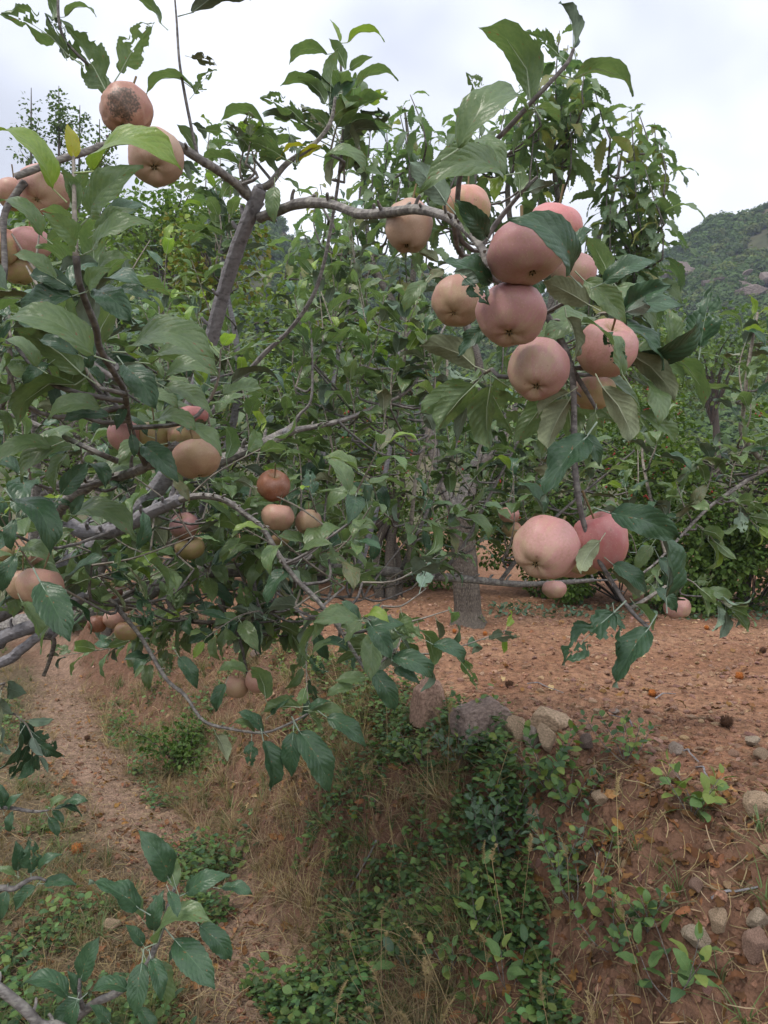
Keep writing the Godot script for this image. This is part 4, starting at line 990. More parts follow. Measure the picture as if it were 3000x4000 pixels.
		[54, 1955, 197, 2166, 1.0, -0.02, 35, 2, 0], [239, 1932, 349, 1806, 1.2, 0.0, 15, 0, 0], [200, 1742, -10, 1838, 0.95, -0.02, 50, 2, 1], [282, 1742, 85, 1885, 0.98, -0.02, 45, 2, 1], [262, 1770, 222, 1932, 1.0, 0.0, 60, 4, 1], [157, 2272, 273, 2505, 1.14, -0.03, 8, 0, 0], [62, 2172, 8, 2312, 1.15, 0.0, 20, 1, 0], [260, 2036, 528, 2106, 1.35, -0.02, 50, 2, 1], [87, 2352, 152, 2492, 1.2, 0.0, 40, 4, 1], [280, 2010, 330, 1930, 1.3, 0.0, 20, 0, 0], [60, 2030, 45, 2150, 1.0, 0.0, 30, 1, 0], [110, 1800, 40, 1700, 1.0, 0.0, 40, 2, 0], [30, 1700, -30, 1600, 1.0, 0.0, 40, 2, 1],
		# eaten leaves against the sky, mostly in the lighter tint painted as backlit
		[416, 358, 232, 76, 1.22, -0.02, 150, 5, 1], [265, 213, 5, 50, 1.21, 0.0, 130, 6, 1], [247, 200, 178, 52, 1.21, 0.0, 140, 6, 0], [470, 282, 604, 88, 1.24, 0.0, 150, 5, 1], [627, 90, 500, -15, 1.28, 0.0, 130, 1, 1], [751, 48, 980, 0, 1.28, 0.0, 130, 1, 0], [760, 350, 572, 370, 1.29, 0.0, 110, 2, 1], [760, 364, 846, 270, 1.29, 0.0, 140, 6, 1], [748, 224, 846, 255, 1.28, 0.0, 140, 5, 3], [210, 70, 168, -40, 1.2, 0.0, 150, 1, 1], [253, 66, 376, 66, 1.2, 0.0, 110, 2, 1], [772, 592, 690, 486, 1.31, 0.0, 140, 0, 1], [715, 640, 745, 708, 1.30, 0.0, 140, 0, 0], [800, 508, 908, 545, 1.33, 0.0, 130, 3, 1], [1035, 496, 862, 474, 1.40, 0.0, 120, 2, 1],
		# leafy head of the sprout, its lighter tint set for a backlit look
		[1278, 212, 1130, 252, 1.50, 0.0, 130, 2, 1], [1328, 165, 1289, 76, 1.52, 0.0, 60, 7, 2], [1358, 166, 1502, 164, 1.52, 0.0, 115, 2, 2], [1351, 272, 1285, 150, 1.50, 0.0, 135, 0, 1], [1291, 365, 1320, 190, 1.46, 0.0, 150, 0, 1], [1364, 272, 1455, 222, 1.50, 0.0, 140, 0, 1], [1391, 344, 1556, 316, 1.48, 0.0, 120, 2, 1], [1258, 397, 1095, 336, 1.46, 0.0, 120, 2, 1], [1271, 402, 1162, 302, 1.44, 0.0, 145, 1, 1], [1291, 476, 1432, 394, 1.44, 0.0, 140, 1, 1], [1298, 390, 1393, 306, 1.45, 0.0, 30, 0, 0], [1185, 476, 1016, 380, 1.42, 0.0, 130, 6, 1], [1285, 503, 1196, 428, 1.43, 0.0, 145, 1, 1], [1082, 562, 985, 500, 1.42, 0.0, 145, 1, 1], [1119, 622, 930, 540, 1.40, 0.0, 130, 5, 1], [1258, 570, 1152, 642, 1.42, 0.0, 120, 0, 4], [1265, 615, 1432, 682, 1.42, 0.0, 60, 2, 1], [1391, 675, 1506, 702, 1.5, 0.0, 60, 1, 1], [1132, 530, 1152, 664, 1.41, 0.0, 140, 6, 0], [1072, 728, 1072, 874, 1.40, 0.0, 20, 0, 1], [1357, 490, 1468, 474, 1.5, 0.0, 120, 1, 1], [1345, 492, 1392, 606, 1.5, 0.0, 100, 4, 3], [1100, 610, 1190, 570, 1.4, 0.0, 110, 1, 4], [1080, 690, 1010, 610, 1.42, 0.0, 130, 1, 1], [1110, 700, 1170, 760, 1.42, 0.0, 60, 1, 1], [1300, 620, 1290, 730, 1.55, 0.0, 130, 0, 3],
		# leaves at the end of the low brown branch
		[1279, 2803, 1426, 2918, 1.60, 0.0, 30, 1, 0], [1170, 2858, 1284, 3094, 1.60, 0.0, 20, 1, 0], [1146, 2858, 1140, 3034, 1.60, 0.0, 20, 0, 0], [1029, 2894, 1056, 3088, 1.60, 0.0, 40, 4, 0], [983, 2894, 983, 2998, 1.60, 0.0, 15, 5, 0], [845, 2870, 888, 2973, 1.62, 0.0, 150, 4, 3], [1026, 2858, 928, 2782, 1.62, 0.0, 40, 1, 0], [995, 2858, 898, 2838, 1.62, 0.0, 55, 2, 1], [1170, 2762, 1022, 2786, 1.60, 0.0, 130, 4, 1], [1219, 2778, 1348, 2795, 1.62, 0.0, 50, 3, 1], [1038, 2731, 982, 2612, 1.62, -0.05, 140, 3, 1], [965, 2622, 846, 2642, 1.7, 0.0, 50, 2, 1], [881, 2671, 845, 2780, 1.68, 0.0, 30, 4, 0], [700, 2568, 768, 2690, 1.66, 0.0, 20, 1, 0], [1060, 2790, 1150, 2720, 1.62, 0.0, 40, 1, 0], [1215, 2800, 1250, 2860, 1.62, 0.0, 130, 1, 1], [1210, 2770, 1290, 2740, 1.62, 0.0, 40, 1, 0],
		[1532, 2568, 1692, 2648, 1.50, 0.0, 25, 2, 0], [1538, 2617, 1638, 2672, 1.50, 0.0, 30, 1, 0], [1454, 2617, 1540, 2780, 1.50, 0.0, 25, 3, 0], [1430, 2647, 1307, 2660, 1.50, 0.0, 30, 0, 1], [1381, 2683, 1277, 2720, 1.50, 0.0, 35, 1, 1], [1315, 2514, 1223, 2580, 1.52, 0.0, 60, 2, 1], [1466, 2689, 1524, 2766, 1.50, 0.0, 40, 7, 1], [1692, 2517, 1813, 2590, 1.55, 0.0, 35, 2, 0], [1430, 2457, 1578, 2440, 1.50, 0.0, 25, 1, 0], [1400, 2420, 1330, 2350, 1.52, 0.0, 40, 1, 0], [1480, 2540, 1570, 2480, 1.52, 0.0, 30, 1, 0], [1360, 2540, 1250, 2520, 1.53, 0.0, 45, 2, 0]])
	# leafy spurs along the limbs
	for r in [[60, 1560, 0.95], [250, 1600, 1.05], [120, 1880, 1.25], [330, 1870, 1.35], [460, 1900, 1.45], [620, 1820, 1.3], [820, 1560, 1.15], [40, 2080, 1.35], [820, 1700, 1.3]]:
		var a := at(r[0], r[1], r[2])
		tied_shoot(p, a, a + Vector3(rr(-0.03, 0.03), 0.07, rr(0.0, 0.05)), 8, 0.085, {"droop": 0.3})
	for r in [[960, 640, 1.42, 0.05], [940, 690, 1.46, 0.06], [990, 620, 1.5, 0.05]]:
		var a := at(r[0], r[1], r[2]); tied_shoot(p, a, a + Vector3(0.01, r[3], 0), 8, 0.05, {"young": 1.0, "droop": 0.0, "first": 0.5})
	fill(p, 0, 420, 2130, 2420, 1.5, 1.9, 10, {"up": 0.2, "lean": 0.8, "droop": 0.4}); fill(p, 380, 1000, 1900, 2300, 1.7, 2.1, 12, {"up": 0.4, "lean": 0.8, "droop": 0.35})
	fill(p, 0, 60, 2560, 2800, 1.7, 1.9, 2, {"dark": 0.9, "up": -0.3, "lean": 0.4, "droop": 0.4, "long": 0.6}); fill(p, 1080, 1420, 1980, 2420, 1.55, 1.85, 12, {"up": 0.3, "lean": 0.9, "droop": 0.35}); fill(p, 1150, 1700, 1480, 1720, 1.9, 2.15, 12, {})
	fill(p, 1380, 1560, 2320, 2560, 1.5, 1.7, 6, {"up": 0.1, "lean": 0.9, "droop": 0.4})
	fill(p, 1180, 1420, 560, 720, 1.50, 1.66, 3, {"long": 0.5, "lean": 0.6}); fill(p, 900, 1000, 660, 740, 1.45, 1.55, 1, {"long": 0.3, "young": 0.9})
	fill(p, 60, 420, 1150, 1560, 0.86, 1.1, 7, {"long": 0.5, "lean": 0.8})
	# glossy leaves pressed among the hanging fruit
	fill(p, 1880, 2330, 900, 1500, 0.96, 1.08, 6, {"up": -0.1, "lean": 1.0, "droop": 0.4, "long": 0.35, "young": 0.0})
	# unseen crown over and behind the lens, added to shade the foreground
	run(p, [fork, Vector3(-1.55, 1.7, -1.3), Vector3(-1.5, 2.3, -0.6), Vector3(-1.1, 2.75, 0.2), Vector3(-0.5, 2.95, 0.9)], 0.035, 0.008, "bark_brown")
	run(p, [Vector3(-1.55, 1.7, -1.3), Vector3(-2.0, 2.3, -1.3), Vector3(-2.4, 2.8, -1.0)], 0.02, 0.006, "bark_brown")
	run(p, [Vector3(-1.5, 2.3, -0.6), Vector3(-0.9, 2.6, -0.3), Vector3(-0.2, 2.7, -0.1), Vector3(0.4, 2.6, 0.1)], 0.016, 0.005, "bark_brown")
	for i in 130:
		var q: Vector3 = p.limbs[p.limbs.size() - 1 - rng.randi() % 50]
		var e := q + Vector3(rr(-0.5, 0.5), rr(0.05, 0.4), rr(-0.35, 0.5))
		if e.z < -0.15 and (e.y - EYE) / -e.z < 0.95: continue
		tied_shoot(p, q.lerp(e, 0.3), e, 12, 0.09, {})
	leaf_out(p, 300)

func build_back_tree() -> void:
	var base := Vector3(-2.15, 0, -3.1); base.y = ground_y(base.x, base.z) - 0.03
	var p := plant("apple_tree", base, "crowded apple tree with a long level limb and many upright leafy shoots", "tree", "apple trees of the orchard")
	var fork := Vector3(-2.0, 1.0, -3.05)
	run(p, [base, Vector3(-2.1, 0.5, -3.1), fork], 0.08, 0.06, "bark_brown", "trunk", 12, 0.12)
	run(p, [fork, [100, 2440, 2.8], [330, 2390, 2.65], [520, 2340, 2.55], [640, 2275, 2.5], [760, 2232, 2.45], [900, 2228, 2.4], [1200, 2226, 2.42], [1450, 2228, 2.45], [1650, 2248, 2.5], [1850, 2265, 2.52], [2050, 2282, 2.54], [2320, 2266, 2.58]], 0.040, 0.007, "bark_brown", "branch", 11, 0.10)
	run(p, [fork, [60, 2250, 2.9], [140, 1950, 2.8], [135, 1700, 2.7], [130, 1500, 2.65]], 0.03, 0.006, "bark_brown", "branch", 8, 0.10)
	run(p, [[140, 1950, 2.8], [330, 1800, 2.75], [420, 1500, 2.7], [440, 1250, 2.7]], 0.014, 0.004, "bark_brown", "branch", 7, 0.10)
	run(p, [[330, 2390, 2.65], [420, 2150, 2.6], [520, 1900, 2.6], [640, 1600, 2.6], [700, 1350, 2.6]], 0.02, 0.005, "bark_brown", "branch", 8, 0.10)
	run(p, [[640, 2275, 2.5], [760, 2050, 2.5], [900, 1700, 2.5], [930, 1400, 2.45], [870, 1050, 2.4], [850, 760, 2.35]], 0.018, 0.004, "bark_pale", "branch", 8, 0.08)
	run(p, [[1150, 2226, 2.42], [1240, 1950, 2.5], [1270, 1700, 2.55], [1310, 1450, 2.6], [1350, 1250, 2.6], [1372, 1100, 2.6]], 0.013, 0.004, "bark_pale", "branch", 8, 0.08)
	run(p, [[1400, 2228, 2.45], [1480, 1950, 2.7], [1540, 1650, 2.9], [1560, 1300, 3.0]], 0.013, 0.004, "bark_pale", "branch", 7, 0.08)
	run(p, [[1560, 2240, 2.48], [1610, 2130, 2.45], [1700, 1930, 2.45], [1770, 1780, 2.45], [1800, 1650, 2.45]], 0.008, 0.003, "bark_twig", "branch", 7, 0.08)
	run(p, [[1590, 2235, 2.48], [1610, 2000, 2.4], [1640, 1800, 2.4], [1740, 1500, 2.4], [1742, 1380, 2.4]], 0.008, 0.003, "bark_young", "branch", 7, 0.06)
	run(p, [[1700, 2255, 2.5], [1800, 2150, 2.48], [1900, 1960, 2.46], [2010, 1750, 2.45], [2040, 1690, 2.45]], 0.008, 0.003, "bark_twig", "branch", 7, 0.08)
	run(p, [[1950, 2275, 2.53], [2090, 2100, 2.5], [2250, 1950, 2.5], [2480, 1760, 2.5]], 0.008, 0.003, "bark_twig", "branch", 7, 0.08)
	run(p, [[860, 2232, 2.42], [880, 2400, 2.3], [930, 2480, 2.2], [960, 2600, 2.1], [965, 2640, 2.08]], 0.006, 0.003, "bark_dark", "twig", 6, 0.1)
	run(p, [[640, 2300, 2.5], [700, 2410, 2.3], [880, 2430, 2.2], [1050, 2390, 2.15], [1160, 2340, 2.1]], 0.009, 0.003, "bark_dark", "branch", 7, 0.1)
	run(p, [[1100, 2226, 2.42], [1180, 2300, 2.3], [1300, 2330, 2.2], [1420, 2335, 2.15]], 0.005, 0.002, "bark_twig", "twig", 6, 0.1)
	fill(p, -50, 500, 1300, 1900, 1.9, 2.9, 26, {"long": 1.2}); fill(p, 400, 1000, 1350, 1950, 2.0, 2.9, 24, {"long": 1.2})
	fill(p, 1000, 1700, 1350, 1950, 1.95, 2.9, 30, {"long": 1.3}); fill(p, 820, 960, 850, 1300, 2.2, 2.5, 7, {"long": 1.2, "lean": 0.15}); fill(p, 1250, 1480, 1080, 1400, 2.4, 2.9, 9, {"long": 1.2})
	fill(p, 300, 1000, 1950, 2330, 2.2, 2.8, 26, {"up": 0.4, "lean": 0.8, "droop": 0.35}); fill(p, 950, 1700, 1980, 2330, 2.1, 2.7, 34, {"up": 0.4, "lean": 0.8, "droop": 0.35})
	fill(p, 450, 1000, 2330, 2480, 2.1, 2.5, 10, {"up": -0.1, "lean": 0.9, "droop": 0.5}); fill(p, 1000, 1500, 2330, 2440, 2.1, 2.5, 9, {"up": -0.1, "lean": 0.9, "droop": 0.5})
	fill(p, 1700, 1900, 1850, 2150, 2.4, 2.7, 9, {"long": 1.2, "lean": 0.3}); fill(p, 1900, 2120, 1750, 2200, 2.4, 2.7, 11, {"long": 1.2, "lean": 0.4}); fill(p, 2080, 2500, 1850, 2240, 2.4, 2.7, 8, {"long": 1.0, "lean": 0.6})
	for r in [[1320, 1290, 2.05, 1.0], [1215, 1330, 1.9, 1.0], [1800, 1520, 2.4, 0.8], [1560, 1500, 2.6, 0.9]]:
		var a := at(r[0], r[1] + 90, r[2]); tied_shoot(p, a, at(r[0], r[1], r[2]), 12, 0.07, {"young": 1.0, "droop": 0.0, "first": 0.3})
	leaf_out(p, 300)

func build_right_tree() -> void:
	var base := Vector3(1.95, 0, -2.75); base.y = ground_y(base.x, base.z) - 0.03
	var p := plant("apple_tree", base, "apple tree whose pale shoots spread in front of the berry laden hawthorn", "tree", "apple trees of the orchard")
	var fork := Vector3(1.85, 1.3, -2.6)
	run(p, [base, Vector3(1.92, 1.0, -2.7), fork], 0.06, 0.045, "bark_brown", "trunk", 12, 0.12)
	run(p, [fork, [3250, 1730, 2.3], [3000, 1830, 2.2], [2870, 1910, 2.15], [2760, 1990, 2.12], [2650, 2105, 2.12], [2560, 2200, 2.12], [2480, 2260, 2.12]], 0.008, 0.0026, "bark_brown", "branch", 9, 0.10)
	run(p, [[3000, 1830, 2.2], [2900, 1700, 2.2], [2905, 1600, 2.18], [2920, 1450, 2.16], [2945, 1300, 2.15], [2960, 1220, 2.15]], 0.008, 0.003, "bark_young", "branch", 7, 0.06)
	run(p, [[2620, 2140, 2.12], [2680, 2250, 2.15], [2660, 2320, 2.18], [2800, 2330, 2.2]], 0.004, 0.002, "bark_twig", "twig", 6, 0.06)
	run(p, [[2600, 2160, 2.12], [2530, 1900, 2.2], [2510, 1750, 2.25], [2560, 1680, 2.25]], 0.006, 0.002, "bark_young", "branch", 6, 0.06)
	for r in [[2905, 1560, 2950, 1230, 13], [2890, 1720, 2925, 1480, 10], [2740, 1950, 2790, 1760, 11], [2850, 1900, 2920, 1720, 11], [2540, 1800, 2570, 1640, 11], [2960, 1850, 3020, 1650, 11], [2460, 2060, 2440, 1900, 11], [2640, 2080, 2620, 1930, 10], [2700, 2030, 2640, 1880, 9], [2990, 1500, 3000, 1290, 10]]:
		tied_shoot(p, at(r[0], r[1], 2.15), at(r[2], r[3], 2.15 + rr(-0.08, 0.08)), r[4], 0.088, {"droop": 0.2, "young": 0.5})
	for r in [[2680, 2260, 2760, 2330], [2790, 2330, 2860, 2380], [2880, 1950, 2960, 2060], [2600, 2180, 2560, 2290], [2720, 2050, 2800, 2130], [2830, 1960, 2960, 1960]]:
		tied_shoot(p, at(r[0], r[1], 2.17), at(r[2], r[3], 2.17), 8, 0.082, {"droop": 0.45})
	# the crown beyond the frame
	run(p, [fork, Vector3(1.95, 1.75, -2.5), Vector3(2.1, 2.3, -2.4), Vector3(2.2, 2.8, -2.2)], 0.03, 0.006, "bark_brown")
	run(p, [fork, Vector3(2.3, 1.6, -2.8), Vector3(2.8, 1.9, -3.0)], 0.025, 0.006, "bark_brown")
	run(p, [fork, Vector3(2.0, 1.6, -2.1), Vector3(2.1, 1.9, -1.6)], 0.02, 0.006, "bark_brown")
	for i in 44:
		var q: Vector3 = p.limbs[p.limbs.size() - 1 - rng.randi() % 42]
		var e := q + Vector3(rr(-0.12, 0.45), rr(0.0, 0.35), rr(-0.35, 0.35))
		if e.x / maxf(0.1, -e.z) < 0.66: continue
		tied_shoot(p, q.lerp(e, 0.3), e, 11, 0.09, {})
	leaf_out(p, 300)

func build_low_shoots() -> void:
	var base := Vector3(-0.62, 0, -1.12); base.y = ground_y(base.x, base.z) - 0.03
	var p := plant("apple_sapling", base, "low apple sapling with dark glossy leaves standing over the dry grass", "sapling")
	run(p, [base, Vector3(-0.55, 0.35, -1.1), [200, 4150, 1.08], [330, 3950, 1.06], [470, 3870, 1.05], [560, 3790, 1.05], [600, 3715, 1.05], [640, 3600, 1.05], [665, 3520, 1.06], [690, 3450, 1.06]], 0.008, 0.0022, "bark_brown", "trunk", 8, 0.1)
	run(p, [Vector3(-0.55, 0.35, -1.1), [260, 4150, 1.02], [150, 4000, 1.0], [60, 3910, 0.99], [-60, 3830, 0.98], [-200, 3780, 0.98]], 0.008, 0.006, "bark_brown", "branch", 8, 0.1)
	run(p, [[330, 3950, 1.06], [310, 3890, 1.05], [312, 3820, 1.05]], 0.004, 0.002, "bark_twig", "twig", 6, 0.1)
	hero(p, [[657, 3428, 541, 3243, 1.05, -0.02, 15, 1, 0], [687, 3464, 636, 3320, 1.05, 0.0, 165, 0, 1], [730, 3488, 900, 3420, 1.05, 0.0, 25, 1, 0], [862, 3470, 985, 3495, 1.06, 0.0, 50, 3, 0], [543, 3548, 348, 3444, 1.04, -0.02, 25, 3, 0], [555, 3590, 450, 3484, 1.06, 0.0, 50, 1, 1], [603, 3633, 640, 3478, 1.06, 0.0, 20, 1, 0], [660, 3480, 694, 3584, 1.02, -0.02, 30, 0, 0], [615, 3681, 828, 3602, 1.04, -0.02, 52, 2, 1], [778, 3615, 900, 3753, 1.05, 0.0, 25, 3, 0], [681, 3669, 840, 3862, 1.03, -0.03, 10, 0, 0], [561, 3693, 492, 3612, 1.06, 0.0, 20, 0, 0], [555, 3759, 530, 3972, 1.03, -0.02, 15, 0, 0], [591, 3747, 628, 3910, 1.02, -0.02, 20, 1, 0], [573, 3755, 640, 3960, 1.05, 0.0, 50, 4, 1], [501, 3868, 348, 3898, 1.03, 0.0, 45, 2, 0], [265, 3892, 82, 3854, 1.03, 0.0, 40, 2, 0], [314, 3832, 388, 3660, 1.05, 0.0, 25, 0, 0], [308, 3886, 264, 3792, 1.05, 0.0, 25, 0, 0], [312, 3905, 200, 4010, 1.03, 0.0, 20, 0, 0], [300, 3910, 272, 4040, 1.02, 0.0, 25, 0, 0], [430, 3995, 352, 3925, 1.04, 0.0, 25, 0, 0], [540, 3940, 600, 4060, 1.03, 0.0, 25, 1, 0], [700, 3690, 660, 3760, 1.07, 0.0, 40, 0, 0], [640, 3560, 590, 3500, 1.08, 0.0, 40, 1, 0]])
	leaf_out(p, 300)
	var b2 := Vector3(-0.95, 0, -1.5); b2.y = ground_y(b2.x, b2.z) - 0.03
	var s := plant("apple_sapling", b2, "thin apple sapling with a few bluish leaves growing at the grassy path verge", "sapling")
	run(s, [b2, Vector3(-0.9, 0.4, -1.48), [-60, 3550, 1.42], [60, 3470, 1.4], [130, 3430, 1.4], [180, 3440, 1.4]], 0.009, 0.0022, "bark_twig", "trunk", 7, 0.08)
	run(s, [Vector3(-0.9, 0.4, -1.48), [-100, 3200, 1.5], [0, 3155, 1.5], [130, 3170, 1.5], [190, 3165, 1.5]], 0.006, 0.002, "bark_twig", "branch", 6, 0.08)
	hero(s, [[70, 3402, 62, 3285, 1.4, 0.0, 20, 0, 0], [121, 3410, 112, 3270, 1.4, 0.0, 15, 5, 0], [150, 3390, 242, 3338, 1.4, 0.0, 35, 1, 0], [175, 3452, 298, 3458, 1.4, 0.0, 30, 1, 0], [140, 3462, 62, 3558, 1.4, 0.0, 35, 4, 0], [25, 3480, 2, 3595, 1.4, 0.0, 20, 0, 0], [60, 3420, -20, 3400, 1.4, 0.0, 40, 1, 1], [200, 3158, 262, 3115, 1.5, 0.0, 40, 2, 1], [190, 3192, 228, 3268, 1.5, 0.0, 25, 0, 0], [205, 3165, 250, 3215, 1.5, 0.0, 25, 0, 0], [215, 3160, 320, 3190, 1.5, 0.0, 60, 1, 0], [240, 3150, 345, 3130, 1.5, 0.0, 60, 3, 0], [30, 3160, 90, 3100, 1.5, 0.0, 35, 1, 0], [10, 3160, -20, 3060, 1.5, 0.0, 35, 1, 0], [50, 3170, 40, 3250, 1.5, 0.0, 30, 1, 0]])
	leaf_out(s, 300)

# ---------------------------------------------------------------- apples
# u, v, width in the photograph, distance, skin, stem direction, height / width, label
var fruit := [
	[2060, 985, 300, 0.78, "pink", Vector3(-0.15, 0.9, -0.25), 0.84, "largest smooth rosy apple under the toothed dark leaf"],
	[2165, 885, 205, 0.97, "red", Vector3(0.2, 0.9, 0.2), 0.95, "red apple half hidden behind the largest rosy apple"],
	[2238, 1062, 170, 1.0, "rose", Vector3(0.2, 0.9, 0.0), 1.0, "sliver of rosy apple behind the toothed leaf and dull curled leaf"],
	[1597, 885, 178, 1.13, "dusky", Vector3(0.1, 0.95, -0.2), 1.28, "tall dusky beige apple hanging across the level branch"],
	[1822, 815, 180, 1.10, "gold", Vector3(0.1, 0.95, -0.1), 1.05, "orange flushed apple tucked under the long green leaf above the branch"],
	[1785, 1180, 190, 0.96, "tan", Vector3(0.25, 0.75, -0.65), 1.06, "yellow tan apple with orange cheek showing its calyx"],
	[1996, 1232, 262, 0.82, "pink", Vector3(0.15, 0.85, -0.45), 0.92, "round pink apple hanging directly below the largest rosy apple"],
	[2104, 1445, 226, 0.88, "pink", Vector3(0.2, 0.75, -0.6), 1.16, "long dull pink apple with two dark pits near its base"],
	[2368, 1363, 225, 0.90, "rose", Vector3(0.1, 0.75, 0.6), 1.1, "pink apple with a stalk hollow on top behind a torn leaf"],
	[2318, 1535, 165, 0.98, "gold", Vector3(0, 1, 0), 0.9, "golden apple peeking out beneath the pink apple with stalk hollow"],
	[2133, 2143, 250, 0.88, "rose", Vector3(0.55, 0.6, -0.6), 1.05, "plump salmon pink apple with a green calyx dimple over the level twig"],
	[2350, 2112, 200, 0.95, "red", Vector3(-0.35, 0.9, 0.1), 1.3, "streaked red apple beside the plump salmon one"],
	[2285, 2180, 150, 1.0, "gold", Vector3(0, 1, 0), 1.0, "yellowish apple squeezed behind the curled tan leaf"],
	[2235, 2200, 150, 1.06, "rose", Vector3(0, 1, 0), 0.9, "pink apple edge showing under the plump salmon apple"],
	[2165, 2302, 90, 2.5, "rose", Vector3(0, 1, -0.2), 0.9, "small salmon apple hanging below the level limb over red soil"],
	[2646, 2375, 98, 2.18, "rose", Vector3(-0.2, 0.9, -0.2), 0.98, "small pink apple on its own near the hanging dark leaf"],
	[1988, 2010, 78, 2.45, "rose", Vector3(0, 1, 0), 0.95, "small pink apple among upright shoots, upper of a pair"],
	[2000, 2068, 74, 2.5, "gold", Vector3(0, 1, 0), 0.95, "small yellow pink apple among upright shoots, lower of a pair"],
	[494, 434, 193, 1.19, "spoiled", Vector3(0.05, 0.9, -0.3), 1.09, "brown speckled apple with a rough dark scab against the sky"],
	[609, 618, 205, 1.15, "dusky", Vector3(-0.1, 0.75, -0.65), 1.02, "dull beige pink apple pressed below the scabbed apple"],
	[54, 758, 125, 1.24, "tan", Vector3(0, 1, 0), 1.1, "tan apple beside the slanting pale twig end"],
	[172, 745, 190, 1.22, "rose", Vector3(0.1, 0.7, -0.6), 0.95, "rosy apple with a dark calyx behind pale young leaves"],
	[116, 955, 160, 1.22, "rose", Vector3(0, 1, 0), 0.9, "orange pink apple below the forked twig"],
	[2, 962, 140, 1.20, "gold", Vector3(0, 1, 0), 1.15, "orange apple cut by the frame beside the upright twig"],
	[78, 1050, 135, 1.24, "olive", Vector3(0, 1, 0), 1.0, "olive apple lowest of the cluster on the upright twig"],
	[768, 1792, 188, 1.22, "tan", Vector3(-0.2, 0.9, -0.1), 0.92, "peach coloured apple partly covered by a broad green leaf"],
	[752, 1625, 115, 1.28, "red", Vector3(0, 1, 0), 0.8, "pink apple top showing between big arching leaves"],
	[728, 1705, 140, 1.30, "gold", Vector3(0, 1, 0), 0.9, "orange apple squeezed above the peach coloured apple"],
	[490, 1700, 130, 1.30, "rose", Vector3(-0.3, 0.9, 0), 1.2, "pink cheeked apple behind the dark shoot stem"],
	[602, 1712, 150, 1.32, "olive", Vector3(0, 1, 0), 1.0, "olive green apple shaded among arching leaves"],
	[157, 2290, 172, 1.32, "tan", Vector3(0.1, 0.9, -0.2), 0.96, "speckled peach apple above the big dark veined leaf"],
	[90, 2282, 130, 1.42, "tan", Vector3(0, 1, 0), 1.05, "peach apple mostly behind the speckled peach apple"],
	[148, 2182, 105, 1.6, "dusky", Vector3(0, 1, 0), 0.9, "beige apple in shade above the speckled peach apple"],
	[5, 2155, 90, 1.5, "gold", Vector3(0, 1, 0), 1.0, "orange apple cut by the frame beside the brown limb"],
	[719, 2055, 112, 2.0, "pink", Vector3(-0.1, 0.8, 0.5), 0.98, "rosy apple resting on top of the olive tan apple"],
	[741, 2142, 112, 2.0, "olive", Vector3(0, 0.9, 0.2), 0.86, "olive tan apple directly under the rosy one"],
	[582, 2050, 80, 2.15, "red", Vector3(0, 1, 0), 0.9, "dark pink apple glimpsed under the pale crooked limb"],
	[380, 2437, 74, 2.0, "brown", Vector3(0, 1, 0), 1.05, "rotten orange brown apple beside the shaded pink one"],
	[448, 2420, 84, 2.0, "dusky", Vector3(0, 1, 0), 0.95, "shaded pink apple between the rotten apple and olive apple"],
	[496, 2465, 92, 1.98, "olive", Vector3(0, 1, 0), 0.92, "mottled olive apple low on the shaded cluster"],
	[447, 2318, 62, 2.0, "withered", Vector3(0, 1, 0), 0.9, "shrivelled purple brown apple above the shaded cluster"],
	[1068, 1898, 124, 1.72, "brown", Vector3(0.2, 0.75, 0.6), 1.1, "russet brown apple with two bored holes, top of its stack"],
	[1086, 2020, 124, 1.70, "tan", Vector3(0.1, 0.9, 0.0), 1.0, "cracked greenish tan apple under the russet bored one"],
	[1205, 2040, 98, 1.74, "tan", Vector3(0, 0.9, -0.4), 1.12, "tan apple shaded by curled leaves beside the cracked apple"],
	[992, 2000, 72, 2.1, "red", Vector3(0, 1, 0), 0.9, "pink apple behind the crook of the brown branch"],
	[1092, 2106, 78, 1.85, "olive", Vector3(0, 1, 0), 0.9, "small green apple hidden under the cracked apple"],
	[880, 2182, 70, 2.6, "dusky", Vector3(0, 1, 0), 0.9, "dull apple above the thick level limb near its spur"],
	[1141, 2162, 74, 2.55, "dusky", Vector3(0, 1, 0), 0.85, "beige apple glimpsed between branch and level limb"],
	[1357, 2042, 50, 2.95, "rose", Vector3(0, 1, 0), 0.95, "tiny salmon apple in front of the slim hawthorn trunks"],
	[1337, 2118, 46, 2.95, "pink", Vector3(0, 1, 0), 1.0, "tiny pink apple deep in shade, rounder of two"],
	[1364, 2128, 40, 3.0, "rose", Vector3(0, 1, 0), 0.8, "tiny pink apple deep in shade, flatter of two"],
	[1106, 2256, 52, 2.2, "gold", Vector3(0, 1, 0), 0.95, "small yellow apple just under the level limb"],
	[923, 2682, 92, 2.02, "tan", Vector3(0.2, 0.9, 0), 1.06, "smooth tan apple hanging low beside its pitted twin"],
	[1013, 2656, 104, 2.0, "tan", Vector3(-0.3, 0.7, 0.5), 1.04, "tan apple with a deep pit and a leaf across it"]]

